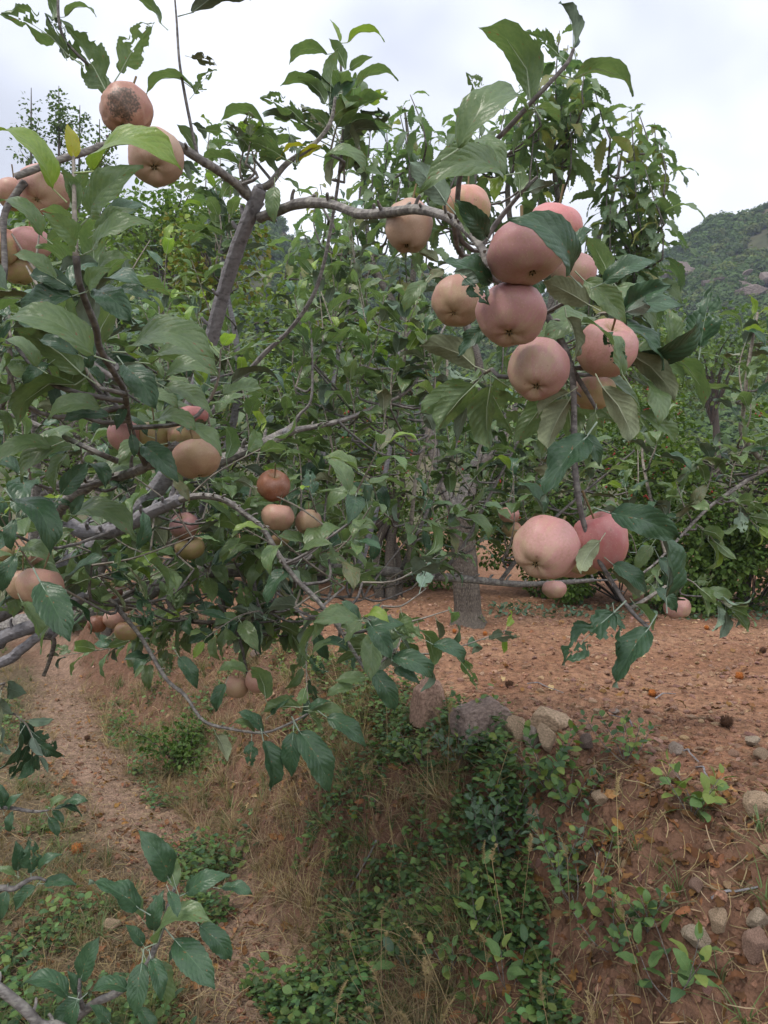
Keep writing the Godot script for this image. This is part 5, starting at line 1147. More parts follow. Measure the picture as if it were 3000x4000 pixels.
func apple_mesh(seed_: int, rot := false) -> ArrayMesh:
	var n := 30; var m := 22
	var v := PackedVector3Array(); var uv := PackedVector2Array(); var idx := PackedInt32Array()
	for i in m + 1:
		var th := PI * i / m
		for j in n + 1:
			var ph := TAU * j / n
			var d := Vector3(cos(ph), 0, sin(ph))
			var r := 0.5 - 0.18 * exp(-pow(th / 0.36, 2.0)) - (0.125 + 0.014 * cos(5.0 * ph)) * exp(-pow((PI - th) / 0.32, 2.0))
			r *= 1.0 + 0.075 * nz.get_noise_3d(d.x * sin(th) * 0.9 + seed_ * 3.0, cos(th) * 0.9, d.z * sin(th) * 0.9) + 0.022 * cos(5.0 * ph + seed_) * clampf((th - 1.4) / 1.2, 0, 1)
			if rot: r *= 1.0 - 0.10 * maxf(0.0, nf.get_noise_3d(d.x * sin(th) * 3.0 + seed_, cos(th) * 3.0, d.z * sin(th) * 3.0)) * (2.0 if d.z > 0.2 and cos(th) < 0.3 else 0.3)
			var wide := 1.0 + 0.07 * cos(th - 0.25)
			v.append(Vector3(d.x * r * sin(th) * wide, r * cos(th) * 0.93, d.z * r * sin(th) * wide)); uv.append(Vector2(float(j) / n, float(i) / m))
	for i in m:
		for j in n:
			var a := i * (n + 1) + j; var b := a + n + 1
			idx.append_array([a, a + 1, b, a + 1, b + 1, b])
	return mesh_of(v, uv, idx)

func calyx_mesh() -> ArrayMesh:
	# five dry sepals folded together in the eye of the fruit
	var v := PackedVector3Array(); var idx := PackedInt32Array()
	for k in 5:
		var a := TAU * k / 5.0; var d := Vector3(cos(a), 0, sin(a)); var s := Vector3(-sin(a), 0, cos(a)); var n := v.size()
		v.append_array([d * 0.045 + s * 0.022 + Vector3(0, 0.012, 0), d * 0.045 - s * 0.022 + Vector3(0, 0.012, 0), d * 0.03 + s * 0.014 + Vector3(0, -0.02, 0), d * 0.03 - s * 0.014 + Vector3(0, -0.02, 0), d * 0.052 + Vector3(0, -0.045, 0)])
		idx.append_array([n, n + 1, n + 2, n + 1, n + 3, n + 2, n + 2, n + 3, n + 4])
	return mesh_of(v, PackedVector2Array(), idx)

func apple_skin(seed_: int, flesh: Color, blush: Color, much: float, russet: float, rot := 0.0) -> StandardMaterial3D:
	var w := 256; var h := 128
	var im := Image.create(w, h, false, Image.FORMAT_RGB8)
	var sun := Vector3(cos(seed_ * 1.7), 0.35, sin(seed_ * 1.7)).normalized()
	for y in h:
		var th := PI * (y + 0.5) / h
		for x in w:
			var ph := TAU * (x + 0.5) / w
			var d := Vector3(cos(ph) * sin(th), cos(th), sin(ph) * sin(th))
			var q := d * 1.4 + Vector3(seed_ * 4.0, 0, 0)
			var n := nz.get_noise_3d(q.x, q.y, q.z)
			var streak := nf.get_noise_3d(cos(ph) * 7.0 + seed_, d.y * 0.8, sin(ph) * 7.0)
			var k := clampf(much - 0.16 + 0.34 * d.dot(sun) + 0.42 * d.y + 0.70 * n + 0.40 * streak + 0.18 * nf.get_noise_3d(d.x * 5.0 + seed_, d.y * 5.0, d.z * 5.0), 0, 1)
			var c := flesh.lerp(blush, k * k * (3.0 - 2.0 * k))
			var fine := nf.get_noise_3d(d.x * 9.0, d.y * 9.0 + seed_, d.z * 9.0)
			c = c.lerp(Color(0.72, 0.63, 0.58), clampf(0.22 + fine * 0.12 + n * 0.30, 0, 0.5))
			var speck := nf.get_noise_3d(d.x * 30.0 + seed_, d.y * 30.0, d.z * 30.0)
			if speck > 0.5: c = c.lerp(Color(0.84, 0.74, 0.62), 0.35)
			var scuff := nz.get_noise_3d(d.x * 4.0 + seed_ * 2.0, d.y * 4.0, d.z * 4.0)
			if scuff > 0.56: c = c.lerp(Color(0.50, 0.38, 0.30), clampf((scuff - 0.56) * 5.0, 0, 0.6))
			var cav := exp(-pow(th / 0.30, 2.0)) + exp(-pow((PI - th) / 0.20, 2.0))
			c = c.lerp(Color(0.50, 0.46, 0.28), clampf(cav * 0.9 * (0.7 + fine), 0, 0.75))
			if russet > 0.0: c = c.lerp(Color(0.56, 0.42, 0.30), clampf(russet + fine * 0.42 + n * 0.34, 0, 0.85))
			if rot > 0.0:
				var z := d.dot(Vector3(0.14, -0.36, 0.92).normalized()) + 0.16 * n + 0.16 * fine
				if z > 0.86 - rot: c = c.lerp(Color(0.30, 0.26, 0.22), clampf((z - 0.86 + rot) * 9.0, 0, 0.85) * clampf(0.85 + fine * 1.2, 0.45, 1.0))
			im.set_pixel(x, y, c)
	var m := StandardMaterial3D.new(); m.resource_name = "apple_skin_%d" % seed_; m.albedo_texture = ImageTexture.create_from_image(im)
	m.roughness = 0.48; m.metallic_specular = 0.45
	return m

func build_apples() -> void:
	var shapes := []
	for i in 4: shapes.append(apple_mesh(i))
	shapes.append(apple_mesh(9, true))
	var skins := {
		"pink": apple_skin(1, Color(0.63, 0.53, 0.43), Color(0.63, 0.43, 0.435), 0.97, 0.03), "rose": apple_skin(2, Color(0.67, 0.56, 0.46), Color(0.69, 0.48, 0.47), 0.92, 0.03), "red": apple_skin(3, Color(0.68, 0.51, 0.40), Color(0.70, 0.40, 0.40), 0.98, 0.0),
		"tan": apple_skin(4, Color(0.62, 0.52, 0.40), Color(0.63, 0.45, 0.40), 0.62, 0.12), "olive": apple_skin(5, Color(0.56, 0.52, 0.30), Color(0.60, 0.44, 0.34), 0.30, 0.15), "gold": apple_skin(6, Color(0.61, 0.54, 0.36), Color(0.68, 0.45, 0.38), 0.52, 0.0),
		"dusky": apple_skin(7, Color(0.62, 0.51, 0.42), Color(0.64, 0.45, 0.41), 0.50, 0.05), "spoiled": apple_skin(8, Color(0.62, 0.47, 0.38), Color(0.60, 0.40, 0.35), 0.6, 0.08, 0.08), "brown": apple_skin(10, Color(0.50, 0.30, 0.19), Color(0.42, 0.24, 0.17), 0.5, 0.0, 0.0), "withered": apple_skin(11, Color(0.36, 0.22, 0.20), Color(0.28, 0.16, 0.16), 0.5, 0.0, 0.05)}
	var star := calyx_mesh()
	for i in fruit.size():
		var r: Array = fruit[i]
		var size: float = r[2] * r[3] / F
		var o := MeshInstance3D.new(); o.name = numbered("apple")
		o.mesh = shapes[4] if r[4] in ["spoiled", "withered"] else shapes[i % 4]
		o.material_override = skins[r[4]]
		add_child(o)
		tag(o, r[7], "apple", "apples hanging on the trees")
		var up: Vector3 = r[5].normalized()
		var x := up.cross(Vector3(0.1, 0.2, 1)).normalized()
		var turn := Basis(x, up, x.cross(up)) * Basis(Vector3.UP, 0.0 if r[4] == "spoiled" else i * 2.1)
		o.transform = Transform3D(turn.scaled_local(Vector3(1.03, r[6], 1.03) * size), at(r[0], r[1], r[3]))
		var c := MeshInstance3D.new(); c.name = "calyx"; c.mesh = star; c.material_override = M.calyx; o.add_child(c)
		c.position = Vector3(0, -0.352, 0)
		var s := MeshInstance3D.new(); s.name = "stem"; s.mesh = tube([Vector3(0, 0.26, 0), Vector3(0.01, 0.45, 0), Vector3(0.06, 0.82, 0.02)], 0.016, 0.022, 6, 0.0, 2); s.material_override = M.fruit_stem; o.add_child(s)

# ---------------------------------------------------------------- stones
# a point on the ground along the sight line through a place in the photograph
func foot(u: float, v: float) -> Vector3:
	var d := 1.2
	var q := at(u, v, d)
	while d < 9.0:
		q = at(u, v, d)
		if q.y < ground_y(q.x, q.z): break
		d += 0.03
	return Vector3(q.x, ground_y(q.x, q.z), q.z)

func build_stones() -> void:
	# the foot of the stone in the photograph, its width in metres, proportions, rock, material, turn, label
	var rows := [
		[1680, 2850, 0.19, Vector3(1.2, 1.45, 1.0), 16, "stone_pink", 0.3, "tall pinkish boulder standing at the terrace edge under the apple leaves", "boulder"],
		[1890, 2875, 0.20, Vector3(1.45, 1.1, 1.1), 15, "stone_purple", 0.25, "purplish grey slab boulder with a rust stained top edge", "boulder"],
		[1190, 2545, 0.17, Vector3(1.3, 1.1, 1.0), 12, "stone_pink", 0.6, "pale pinkish boulder half sunk in the soil behind the branch", "boulder"],
		[1005, 2570, 0.09, Vector3(1.0, 0.7, 0.9), 3, "stone_purple", 0.2, "small purple grey stone above the pair of low tan apples", "stone"],
		[2020, 2875, 0.085, Vector3(1.0, 1.25, 0.9), 2, "stone_tan", 2.0, "rounded tan stone leaning against the slab boulder", "stone"],
		[2140, 2850, 0.135, Vector3(1.4, 0.95, 1.0), 13, "stone_tan", 0.1, "largest cracked tan stone of the pile at the terrace edge", "stone"],
		[2070, 2925, 0.062, Vector3(1.3, 1.6, 1.0), 10, "stone_grey", 0.9, "upright grey stone at the front of the pile", "stone"],
		[2140, 2930, 0.085, Vector3(1.4, 1.2, 1.0), 14, "stone_tan", 1.9, "blocky tan stone under the largest cracked stone", "stone"],
		[2292, 2955, 0.062, Vector3(1.0, 1.0, 0.8), 1, "stone_purple", 0.5, "purplish stone set in the bare soil beside the leafy weed", "stone"],
		[2300, 2850, 0.045, Vector3(1.2, 0.6, 0.9), 0, "stone_pink", 0.2, "flat pink stone lying above the purplish stone", "stone"],
		[2640, 2940, 0.060, Vector3(1.1, 0.75, 0.9), 2, "stone_grey", 1.0, "grey stone with dry roots beside it on the terrace edge", "stone"],
		[2400, 2800, 0.045, Vector3(1.2, 0.5, 0.9), 4, "stone_grey", 1.5, "flat grey stone lying on the red soil near the chestnut burr", "stone"],
		[2330, 2785, 0.03, Vector3(1.0, 0.8, 0.9), 5, "stone_tan", 0.5, "small upright tan stone by the flat grey stone", "stone"],
		[2935, 2910, 0.055, Vector3(1.3, 0.6, 0.9), 0, "stone_pale", 0.4, "pale flat stone alone on the open red soil", "stone"],
		[2975, 2975, 0.055, Vector3(1.0, 0.9, 0.9), 3, "stone_tan", 0.8, "tan stone where the open soil meets the frame", "stone"],
		[2960, 3190, 0.09, Vector3(1.0, 0.8, 0.9), 1, "stone_tan", 1.7, "broad tan stone sunk in the bank near the frame", "stone"],
		[2720, 3740, 0.075, Vector3(1.0, 0.75, 0.9), 2, "stone_pale", 2.4, "pale cream stone low on the bare bank", "stone"],
		[2960, 3640, 0.06, Vector3(1.0, 1.1, 0.9), 4, "stone_pale", 0.3, "pale stone high in the pair at the bank foot", "stone"],
		[2950, 3830, 0.062, Vector3(0.9, 1.5, 0.9), 5, "stone_pink", 1.1, "long pinkish stone low in the pair at the bank foot", "stone"],
		[2800, 3640, 0.055, Vector3(1.0, 1.2, 0.9), 0, "stone_tan", 0.6, "brown tan stone wedged above the pale cream stone", "stone"],
		[2720, 3500, 0.04, Vector3(1.0, 1.0, 0.9), 3, "stone_pink", 0.9, "pinkish angular stone on the dark bank soil", "stone"],
		[2080, 3210, 0.06, Vector3(1.2, 0.7, 0.9), 2, "stone_tan", 0.9, "tan stone poking out of the dark leafy bank", "stone"],
		[2350, 3145, 0.06, Vector3(1.2, 0.7, 0.9), 5, "stone_tan", 1.9, "tan angular stone by the tangle of dry stems", "stone"],
		[2630, 3070, 0.045, Vector3(1.0, 1.0, 0.9), 1, "stone_pink", 0.9, "pink stone above the yellow green weed", "stone"],
		[2490, 3690, 0.035, Vector3(1.0, 0.8, 0.9), 4, "stone_tan", 0.9, "small brown stone on the dark bank soil", "stone"],
		[2180, 2830, 0.05, Vector3(1.0, 0.8, 0.9), 4, "stone_tan", 0.9, "tan stone behind the largest cracked stone", "stone"],
		[430, 3640, 0.075, Vector3(1.0, 0.75, 0.9), 5, "stone_tan", 0.4, "rounded pale stone lying in the dry grass behind the sapling", "stone"],
		[360, 2800, 0.03, Vector3(1.2, 0.5, 0.9), 3, "stone_pink", 0.4, "small pinkish stone on the trodden footpath", "stone"]]
	for r in rows:
		var q := foot(r[0], r[1])
		var o := MeshInstance3D.new(); o.name = numbered(r[8]); o.mesh = RK[r[4]]; o.material_override = M[r[5]]
		add_child(o); tag(o, r[7], r[8], "stones at the terrace edge")
		var s: Vector3 = r[3] * r[2]
		o.transform = Transform3D(Basis(Vector3.UP, r[6]).scaled_local(s), q + Vector3(0, s.y * 0.30, 0))
	# chestnut burrs
	var bm := burr_mesh()
	for r in [[2547, 2725, 0.040, "burr", "spiny orange chestnut burr on the open soil beside a dry stick"], [2888, 2655, 0.045, "burr", "spiny orange chestnut burr alone on the open soil"], [1895, 2485, 0.036, "burr", "tan chestnut burr nearest the furrowed trunk"], [1775, 2478, 0.034, "burr", "orange chestnut burr on the other side of the furrowed trunk"], [2760, 2462, 0.036, "burr", "orange brown chestnut burr at the far soil edge by the hanging leaf"], [340, 2900, 0.045, "burr_dark", "dark dried chestnut burr in grass beside the footpath"], [300, 3345, 0.060, "burr", "large split brown chestnut burr in the dry grass"], [2838, 2845, 0.055, "burr_dark", "dark old chestnut burr on the terrace soil near the pale flat stone"], [1990, 2690, 0.045, "burr_dark", "dark old chestnut burr behind the slab boulder"], [2980, 2560, 0.04, "burr_dark", "dark old chestnut burr on the open soil far from any stone"]]:
		var q := foot(r[0], r[1])
		var o := MeshInstance3D.new(); o.name = numbered("chestnut_burr"); o.mesh = bm; o.material_override = M[r[3]]; add_child(o)
		tag(o, r[4], "burr", "fallen chestnut burrs")
		o.transform = Transform3D(Basis.from_euler(Vector3(rr(0, 3), rr(0, 6), 0)).scaled(Vector3.ONE * r[2]), q + Vector3(0, r[2] * 0.33, 0))

func burr_mesh() -> ArrayMesh:
	var v := PackedVector3Array(); var idx := PackedInt32Array()
	var sp := SphereMesh.new(); sp.radius = 0.33; sp.height = 0.62; sp.radial_segments = 12; sp.rings = 7
	var a := sp.get_mesh_arrays()
	v.append_array(a[Mesh.ARRAY_VERTEX]); idx.append_array(a[Mesh.ARRAY_INDEX])
	for i in 340:
		var d := Vector3(rr(-1, 1), rr(-1, 1), rr(-1, 1)).normalized()
		var t := d.cross(Vector3(0.3, 0.8, 0.5)).normalized(); var b := d.cross(t); var n := v.size()
		var tip := d * rr(0.44, 0.54) + Vector3(rr(-0.05, 0.05), rr(-0.05, 0.05), rr(-0.05, 0.05))
		v.append_array([d * 0.31 + t * 0.022, d * 0.31 - t * 0.012 + b * 0.02, d * 0.31 - t * 0.012 - b * 0.02, tip])
		for f in [[0, 1, 3], [1, 2, 3], [2, 0, 3]]:
			idx.append_array([n + f[0], n + f[2], n + f[1]])
	return mesh_of(v, PackedVector2Array(), idx)

# ---------------------------------------------------------------- litter, straw and grass
func blade_mesh(seed_: int, n: int, h: float, spread: float, width: float, material: Material, flat := false) -> ArrayMesh:
	var r := RandomNumberGenerator.new(); r.seed = seed_
	var v := PackedVector3Array(); var idx := PackedInt32Array()
	for i in n:
		var a := r.randf() * TAU; var out := Vector3(cos(a), 0, sin(a)); var side := Vector3(-out.z, 0, out.x)
		var hh := h * r.randf_range(0.55, 1.1); var bend := spread * r.randf_range(0.3, 1.2); var w := width * r.randf_range(0.7, 1.2)
		var root := out * r.randf_range(0, 0.12) * h
		var n0 := v.size()
		for k in 5:
			var f := k / 4.0
			var p := root + out * bend * f * f * hh + Vector3.UP * hh * (f - 0.35 * bend * f * f)
			if flat: p = out * hh * (f - 0.5) + side * bend * hh * (f - 0.5) * (f - 0.5) + Vector3.UP * (0.004 + 0.03 * h * r.randf())
			var ww := w * (1.0 - f * 0.85) if not flat else w
			v.append(p - side * ww); v.append(p + side * ww)
		for k in 4:
			var b := n0 + k * 2
			idx.append_array([b, b + 1, b + 2, b + 1, b + 3, b + 2])
	var m := mesh_of(v, PackedVector2Array(), idx); m.surface_set_material(0, material)
	return m

func foxtail_mesh() -> ArrayMesh:
	var v := PackedVector3Array(); var idx := PackedInt32Array()
	var top := Vector3(0.05, 0.26, 0)
	for k in 3:
		var o := Vector3(0.0012, 0, 0).rotated(Vector3.UP, k * TAU / 3.0); var o2 := Vector3(0.0012, 0, 0).rotated(Vector3.UP, (k + 1) * TAU / 3.0); var n := v.size()
		v.append_array([o, o2, top + o, top + o2]); idx.append_array([n, n + 2, n + 1, n + 1, n + 2, n + 3])
	for i in 90:
		var f := i / 90.0
		var c := top + Vector3(0.03 * f * f + 0.01 * f, 0.05 * f, 0)
		var d := Vector3(rr(-1, 1), rr(0.1, 0.9), rr(-1, 1)).normalized(); var t := d.cross(Vector3.RIGHT).normalized() * 0.0012; var n := v.size()
		v.append_array([c + t, c - t, c + d * 0.013 * (1.1 - 0.5 * f)]); idx.append_array([n, n + 1, n + 2])
	var m := mesh_of(v, PackedVector2Array(), idx); m.surface_set_material(0, M.straw)
	return m

# random points of the ground inside the picture, kept where keep(p, s) says so
func spots(n: int, z0: float, z1: float, lo: float, hi: float, keep: Callable) -> Array:
	var out := []
	var tries := 0
	while out.size() < n and tries < n * 14:
		tries += 1
		var d := exp(rr(log(z0), log(z1))); var x := rr(lo, hi) * d
		var p := Vector2(x, -d); var s := side_of(p)
		if keep.call(p, s): out.append(Vector3(x, land(x, -d, s), -d))
	return out

func normal_at(q: Vector3) -> Vector3:
	var e := 0.05
	var hx := ground_y(q.x + e, q.z) - ground_y(q.x - e, q.z); var hz := ground_y(q.x, q.z + e) - ground_y(q.x, q.z - e)
	return Vector3(-hx, 2.0 * e, -hz).normalized()

func lay(q: Vector3, size: float, tilt := 0.2) -> Transform3D:
	var up := (normal_at(q) + Vector3(rr(-tilt, tilt), 0, rr(-tilt, tilt))).normalized()
	var a := rr(0, TAU)
	return frame(Vector3(cos(a), 0, sin(a)) - up * up.dot(Vector3(cos(a), 0, sin(a))), up, size, q)

func stuff(called: String, label: String, category: String) -> Node3D:
	var o := Node3D.new(); o.name = called; add_child(o); tag(o, label, category, "", "stuff")
	return o

func build_litter() -> void:
	# pebbles in the terrace soil
	var g := stuff("gravel", "small tan and pink pebbles strewn over the red soil", "gravel")
	for k in 4:
		var m: ArrayMesh = RK[6 + k].duplicate(); m.surface_set_material(0, M.stone_pink if k % 2 else M.stone_tan)
		var places := []; var tints := PackedColorArray()
		for q in spots(2175, 1.7, 7.0, -0.80, 0.85, func(p, s): return s > -0.05 or (s > -0.8 and rng.randf() < 0.25) or (off_trail(p) < 0.3 and rng.randf() < 0.3)):
			var s := 0.006 + 0.034 * pow(rng.randf(), 3.5)
			var t := lay(q + Vector3(0, s * 0.1, 0), s, 0.4); t.basis = t.basis.scaled_local(Vector3(1.2, 0.6, 0.9))
			places.append(t); var b := rr(0.85, 1.35); tints.append(Color(b, b * rr(0.82, 0.96), b * rr(0.74, 0.95)))
		scatter(g, "pebble_mass", m, places, tints).set_meta("kind", "stuff")
	# crumbs of soil
	var cr := stuff("soil_crumbs", "loose red brown crumbs of soil on terrace and bank", "soil")
	var cm: ArrayMesh = RK[6].duplicate(); cm.surface_set_material(0, M.soil)
	var cp := []; var ct := PackedColorArray()
	for q in spots(12325, 1.6, 6.5, -0.80, 0.85, func(p, s): return s > -0.85 or (off_trail(p) < 0.35)):
		var s := 0.004 + 0.034 * pow(rng.randf(), 3.5); cp.append(lay(q, s, 0.5))
		var c := Color(0.30, 0.16, 0.105)
		var b := rr(0.75, 1.25); ct.append(Color(c.r * b, c.g * b, c.b * b))
	scatter(cr, "crumb_mass", cm, cp, ct).set_meta("kind", "stuff")
	# straw lying about
	var st := stuff("straw_litter", "dry straw and dead grass stems lying over path, bank and verge", "straw")
	for k in 3:
		var m := blade_mesh(300 + k, 1, 0.13, 0.5, 0.0015, M.straw, true)
		var places := []; var tints := PackedColorArray()
		for q in spots(8120, 1.6, 7.0, -0.80, 0.85, func(p, s): return (s < -0.25 and (p.x < 0.25 or rng.randf() < 0.3)) or (s < 0.1 and rng.randf() < 0.3) or (s >= 0.1 and rng.randf() < 0.28)):
			places.append(lay(q + Vector3(0, rr(0.0, 0.02), 0), rr(0.2, 1.0) * (0.55 if side_of(Vector2(q.x, q.z)) > 0.1 else 1.0), 0.5)); var b := rr(0.3, 1.1); tints.append(Color(b, b * rr(0.85, 1.0), b * rr(0.65, 0.95)))
		scatter(st, "straw_mass", m, places, tints).set_meta("kind", "stuff")
	# standing dry grass
	var dg := stuff("dry_grass", "thin standing tufts of brown dry grass on verge and bank", "grass")
	for k in 3:
		var m := blade_mesh(320 + k, 12, 0.11, 1.1, 0.0011, M.straw)
		var places := []; var tints := PackedColorArray()
		for q in spots(522, 1.6, 7.5, -0.80, 0.85, func(p, s): return s < -0.1 and off_trail(p) > 0.13 and nz.get_noise_2d(p.x * 1.4, p.y * 1.4) > -0.1 and (p.x < 0.28 or rng.randf() < 0.12)):
			places.append(Transform3D(Basis.from_euler(Vector3(rr(-0.3, 0.3), rr(0, TAU), rr(-0.3, 0.3))).scaled(Vector3.ONE * rr(0.5, 1.2)), q)); var b := rr(0.35, 0.95); tints.append(Color(b, b * rr(0.84, 0.97), b * rr(0.62, 0.9)))
		for q in spots(520, 1.7, 6.5, -0.45, 0.36, func(p, s): return s < 0.0 and s > -1.0 and off_trail(p) > 0.15 and (p.x < -0.1 or (p.x < 0.42 and nz.get_noise_2d(p.x * 2.0 + 31.0, p.y * 2.0) > 0.1))):
			places.append(Transform3D(Basis.from_euler(Vector3(rr(0.1, 0.7), rr(0, TAU), rr(-0.4, 0.4))).scaled(Vector3.ONE * rr(0.6, 1.5)), q)); var b := rr(0.35, 1.05); tints.append(Color(b, b * rr(0.86, 0.97), b * rr(0.65, 0.92)))
		scatter(dg, "tuft_mass", m, places, tints).set_meta("kind", "stuff")
	# green grass
	var gg := stuff("green_grass", "tufts of green grass growing on the bank and beside the path", "grass")
	for k in 3:
		var m := blade_mesh(340 + k, 12, 0.12, 1.2, 0.0022, M.grass_blade)
		var places := []; var tints := PackedColorArray()
		for q in spots(551, 1.6, 9.5, -0.80, 0.85, func(p, s): return s < -0.05 and off_trail(p) > 0.24 and ((nz.get_noise_2d(p.x * 1.6 + 7.0, p.y * 1.6) > 0.12 and (p.x < 0.3 or rng.randf() < 0.08)) or (s > -0.95 and s < -0.3 and p.x > -0.25 and p.x < 0.32 and rng.randf() < 0.6))):
			places.append(Transform3D(Basis.from_euler(Vector3(rr(-0.3, 0.3), rr(0, TAU), rr(-0.3, 0.3))).scaled(Vector3.ONE * rr(0.45, 1.15)), q)); var b := rr(0.55, 1.1); tints.append(Color(b * rr(0.8, 1.1), b, b * rr(0.75, 1.0)))
		scatter(gg, "tuft_mass", m, places, tints).set_meta("kind", "stuff")
	var fx := stuff("foxtail_grass", "nodding foxtail grass heads scattered over the weedy bank", "grass")
	var fp := []; var ft := PackedColorArray()
	for q in spots(70, 1.6, 3.4, -0.1, 0.36, func(p, s): return s < -0.25 and s > -1.1):
		fp.append(Transform3D(Basis.from_euler(Vector3(rr(-0.3, 0.3), rr(0, TAU), rr(-0.3, 0.3))).scaled(Vector3.ONE * rr(0.6, 1.1)), q)); var b := rr(0.6, 1.0); ft.append(Color(b, b * 0.92, b * 0.75))
	scatter(fx, "head_mass", foxtail_mesh(), fp, ft).set_meta("kind", "stuff")
	# brown leaf litter
	var ll := stuff("leaf_litter", "small curled brown dead leaves scattered over bank and path", "leaf litter")
	for k in 3:
		var places := []; var tints := PackedColorArray()
		for q in spots(1450, 1.6, 7.0, -0.80, 0.85, func(p, s): return s < 0.1 or rng.randf() < 0.12):
			places.append(lay(q + Vector3(0, 0.006, 0), rr(0.02, 0.055), 0.6)); var b := rr(0.35, 1.05); tints.append(Color(b, b * rr(0.75, 1.0), b * rr(0.6, 1.0)))
		scatter(ll, "litter_mass", L["dry"][k][0], places, tints).set_meta("kind", "stuff")
	# larger fallen leaves that can be told apart
	var tans := [Color(0.72, 0.55, 0.36), Color(0.80, 0.70, 0.52), Color(0.66, 0.42, 0.24), Color(0.50, 0.36, 0.26)]
	var mats := []
	for i in 4:
		var m := mat("fallen_leaf_%d" % i, tans[i], 0.85, 0.35); m.albedo_texture = leaf_texture(Color(0.85, 0.85, 0.85), Color(1, 1, 1), Color(0.70, 0.66, 0.62), 12.0, 0.05, 40 + i); mats.append(m)
	for r in [[770, 3250, 0.085, 0, 1, "large folded tan leaf lying across the trodden path"], [985, 3140, 0.045, 1, 0, "curled cream leaf on the dark bank foot above the path"], [965, 3170, 0.035, 1, 2, "small cream leaf just below the curled cream leaf"], [1170, 3155, 0.05, 0, 1, "tan leaf on the bank foot among dry stems"], [1340, 3080, 0.075, 0, 0, "long brown tan leaf caught on the bank beneath the hanging leaves"], [1515, 3440, 0.11, 2, 1, "big ochre leaf draped on the weedy bank"], [1525, 3500, 0.07, 0, 2, "ochre leaf below the big draped one"], [2850, 3195, 0.075, 0, 1, "broad tan leaf lying on the bank rim among bare roots"], [1850, 2880, 0.05, 2, 2, "orange tan leaf under the slab boulder"], [1670, 2865, 0.06, 0, 0, "tan leaf at the foot of the tall pinkish boulder"], [200, 3605, 0.055, 3, 1, "brown leaf lying in straw near the thin sapling"], [480, 2595, 0.05, 2, 0, "rust orange leaf beside the far footpath, outer of a pair"], [525, 2590, 0.05, 2, 1, "rust orange leaf beside the far footpath, inner of a pair"], [865, 2585, 0.035, 2, 2, "small orange leaf on soil near the tan apples"], [870, 3020, 0.045, 3, 1, "greyish brown leaf below the small round bush"], [800, 2985, 0.05, 3, 0, "brown curled leaf at the edge of the round bush"], [1140, 3470, 0.06, 3, 0, "upright brown curled leaf in the grassy bank foot"], [1650, 3040, 0.05, 1, 0, "pale dry leaf among round leaved weeds"], [2150, 2690, 0.05, 1, 2, "cream leaf on soil behind the cracked tan stone"], [1960, 2660, 0.06, 1, 0, "narrow pale dry leaf behind the slab boulder"], [2360, 3140, 0.05, 0, 2, "tan leaf beside the dry stem tangle"], [860, 3720, 0.04, 0, 1, "pinkish tan leaf on straw beside the sapling"]]:
		var q := foot(r[0], r[1])
		var o := MeshInstance3D.new(); o.name = numbered("fallen_leaf"); o.mesh = L["dry"][r[4]][0]; o.material_override = mats[r[3]]; add_child(o)
		tag(o, r[5], "leaf", "single fallen leaves")
		o.transform = lay(q + Vector3(0, 0.012, 0), r[2], 0.35)
	# dry sticks and roots
	for r in [[2560, 2740, 2640, 2722, 0.0035, "thin dry stick beside the orange chestnut burr"], [2060, 2690, 2200, 2715, 0.003, "pale dry stick lying behind the cracked tan stone"], [2470, 2850, 2380, 2815, 0.003, "forked dry twig lying on the terrace soil"], [2660, 2945, 2730, 2985, 0.004, "pale twisted root sticking out beside the grey stone"], [2720, 3010, 2790, 3100, 0.004, "pale twisted root hanging over the bank rim"], [2780, 3560, 2960, 3525, 0.005, "pale bent root lying on the bare bank"], [1470, 3300, 1340, 3520, 0.004, "long grey dead vine trailing down the bank"], [1480, 3000, 1440, 3380, 0.003, "thin grey dead vine hanging beside the first"]]:
		var a := foot(r[0], r[1]); var b := foot(r[2], r[3]); var mid := a.lerp(b, 0.5); mid.y = maxf(ground_y(mid.x, mid.z), minf(a.y, b.y)) + 0.02
		var o := MeshInstance3D.new(); o.name = numbered("dry_twig"); o.mesh = tube([a + Vector3(0, 0.005, 0), a.lerp(mid, 0.5) + Vector3(0.008, 0.012, 0), mid, b + Vector3(0, 0.005, 0)], r[4], r[4] * 0.5, 6, 0.15, 4); o.material_override = M.bark_pale; add_child(o)
		tag(o, r[5], "twig", "dry twigs on the ground")

# ---------------------------------------------------------------- weeds
func herb(q: Vector3, h: float, stems: int, n: int, size: float, kind: String, tints: Array, label: String, lean := 0.5) -> void:
	var p := plant("weed_plant", q, label, "weed", "leafy weeds on the bank")
	for i in stems:
		var a := TAU * i / stems + rr(-0.4, 0.4)
		var out := Vector3(cos(a), 0, sin(a)) * lean * rr(0.5, 1.2)
		var b := q + (Vector3.UP + out).normalized() * h * rr(0.75, 1.15)
		shoot(p, q - Vector3(0, 0.01, 0), b, n, size, {"kind": kind, "droop": 0.1, "r": 0.0016, "called": "stem", "bark": "bark_twig", "tints": tints, "first": 0.25, "tip": 0.7})
	leaf_out(p, 300)

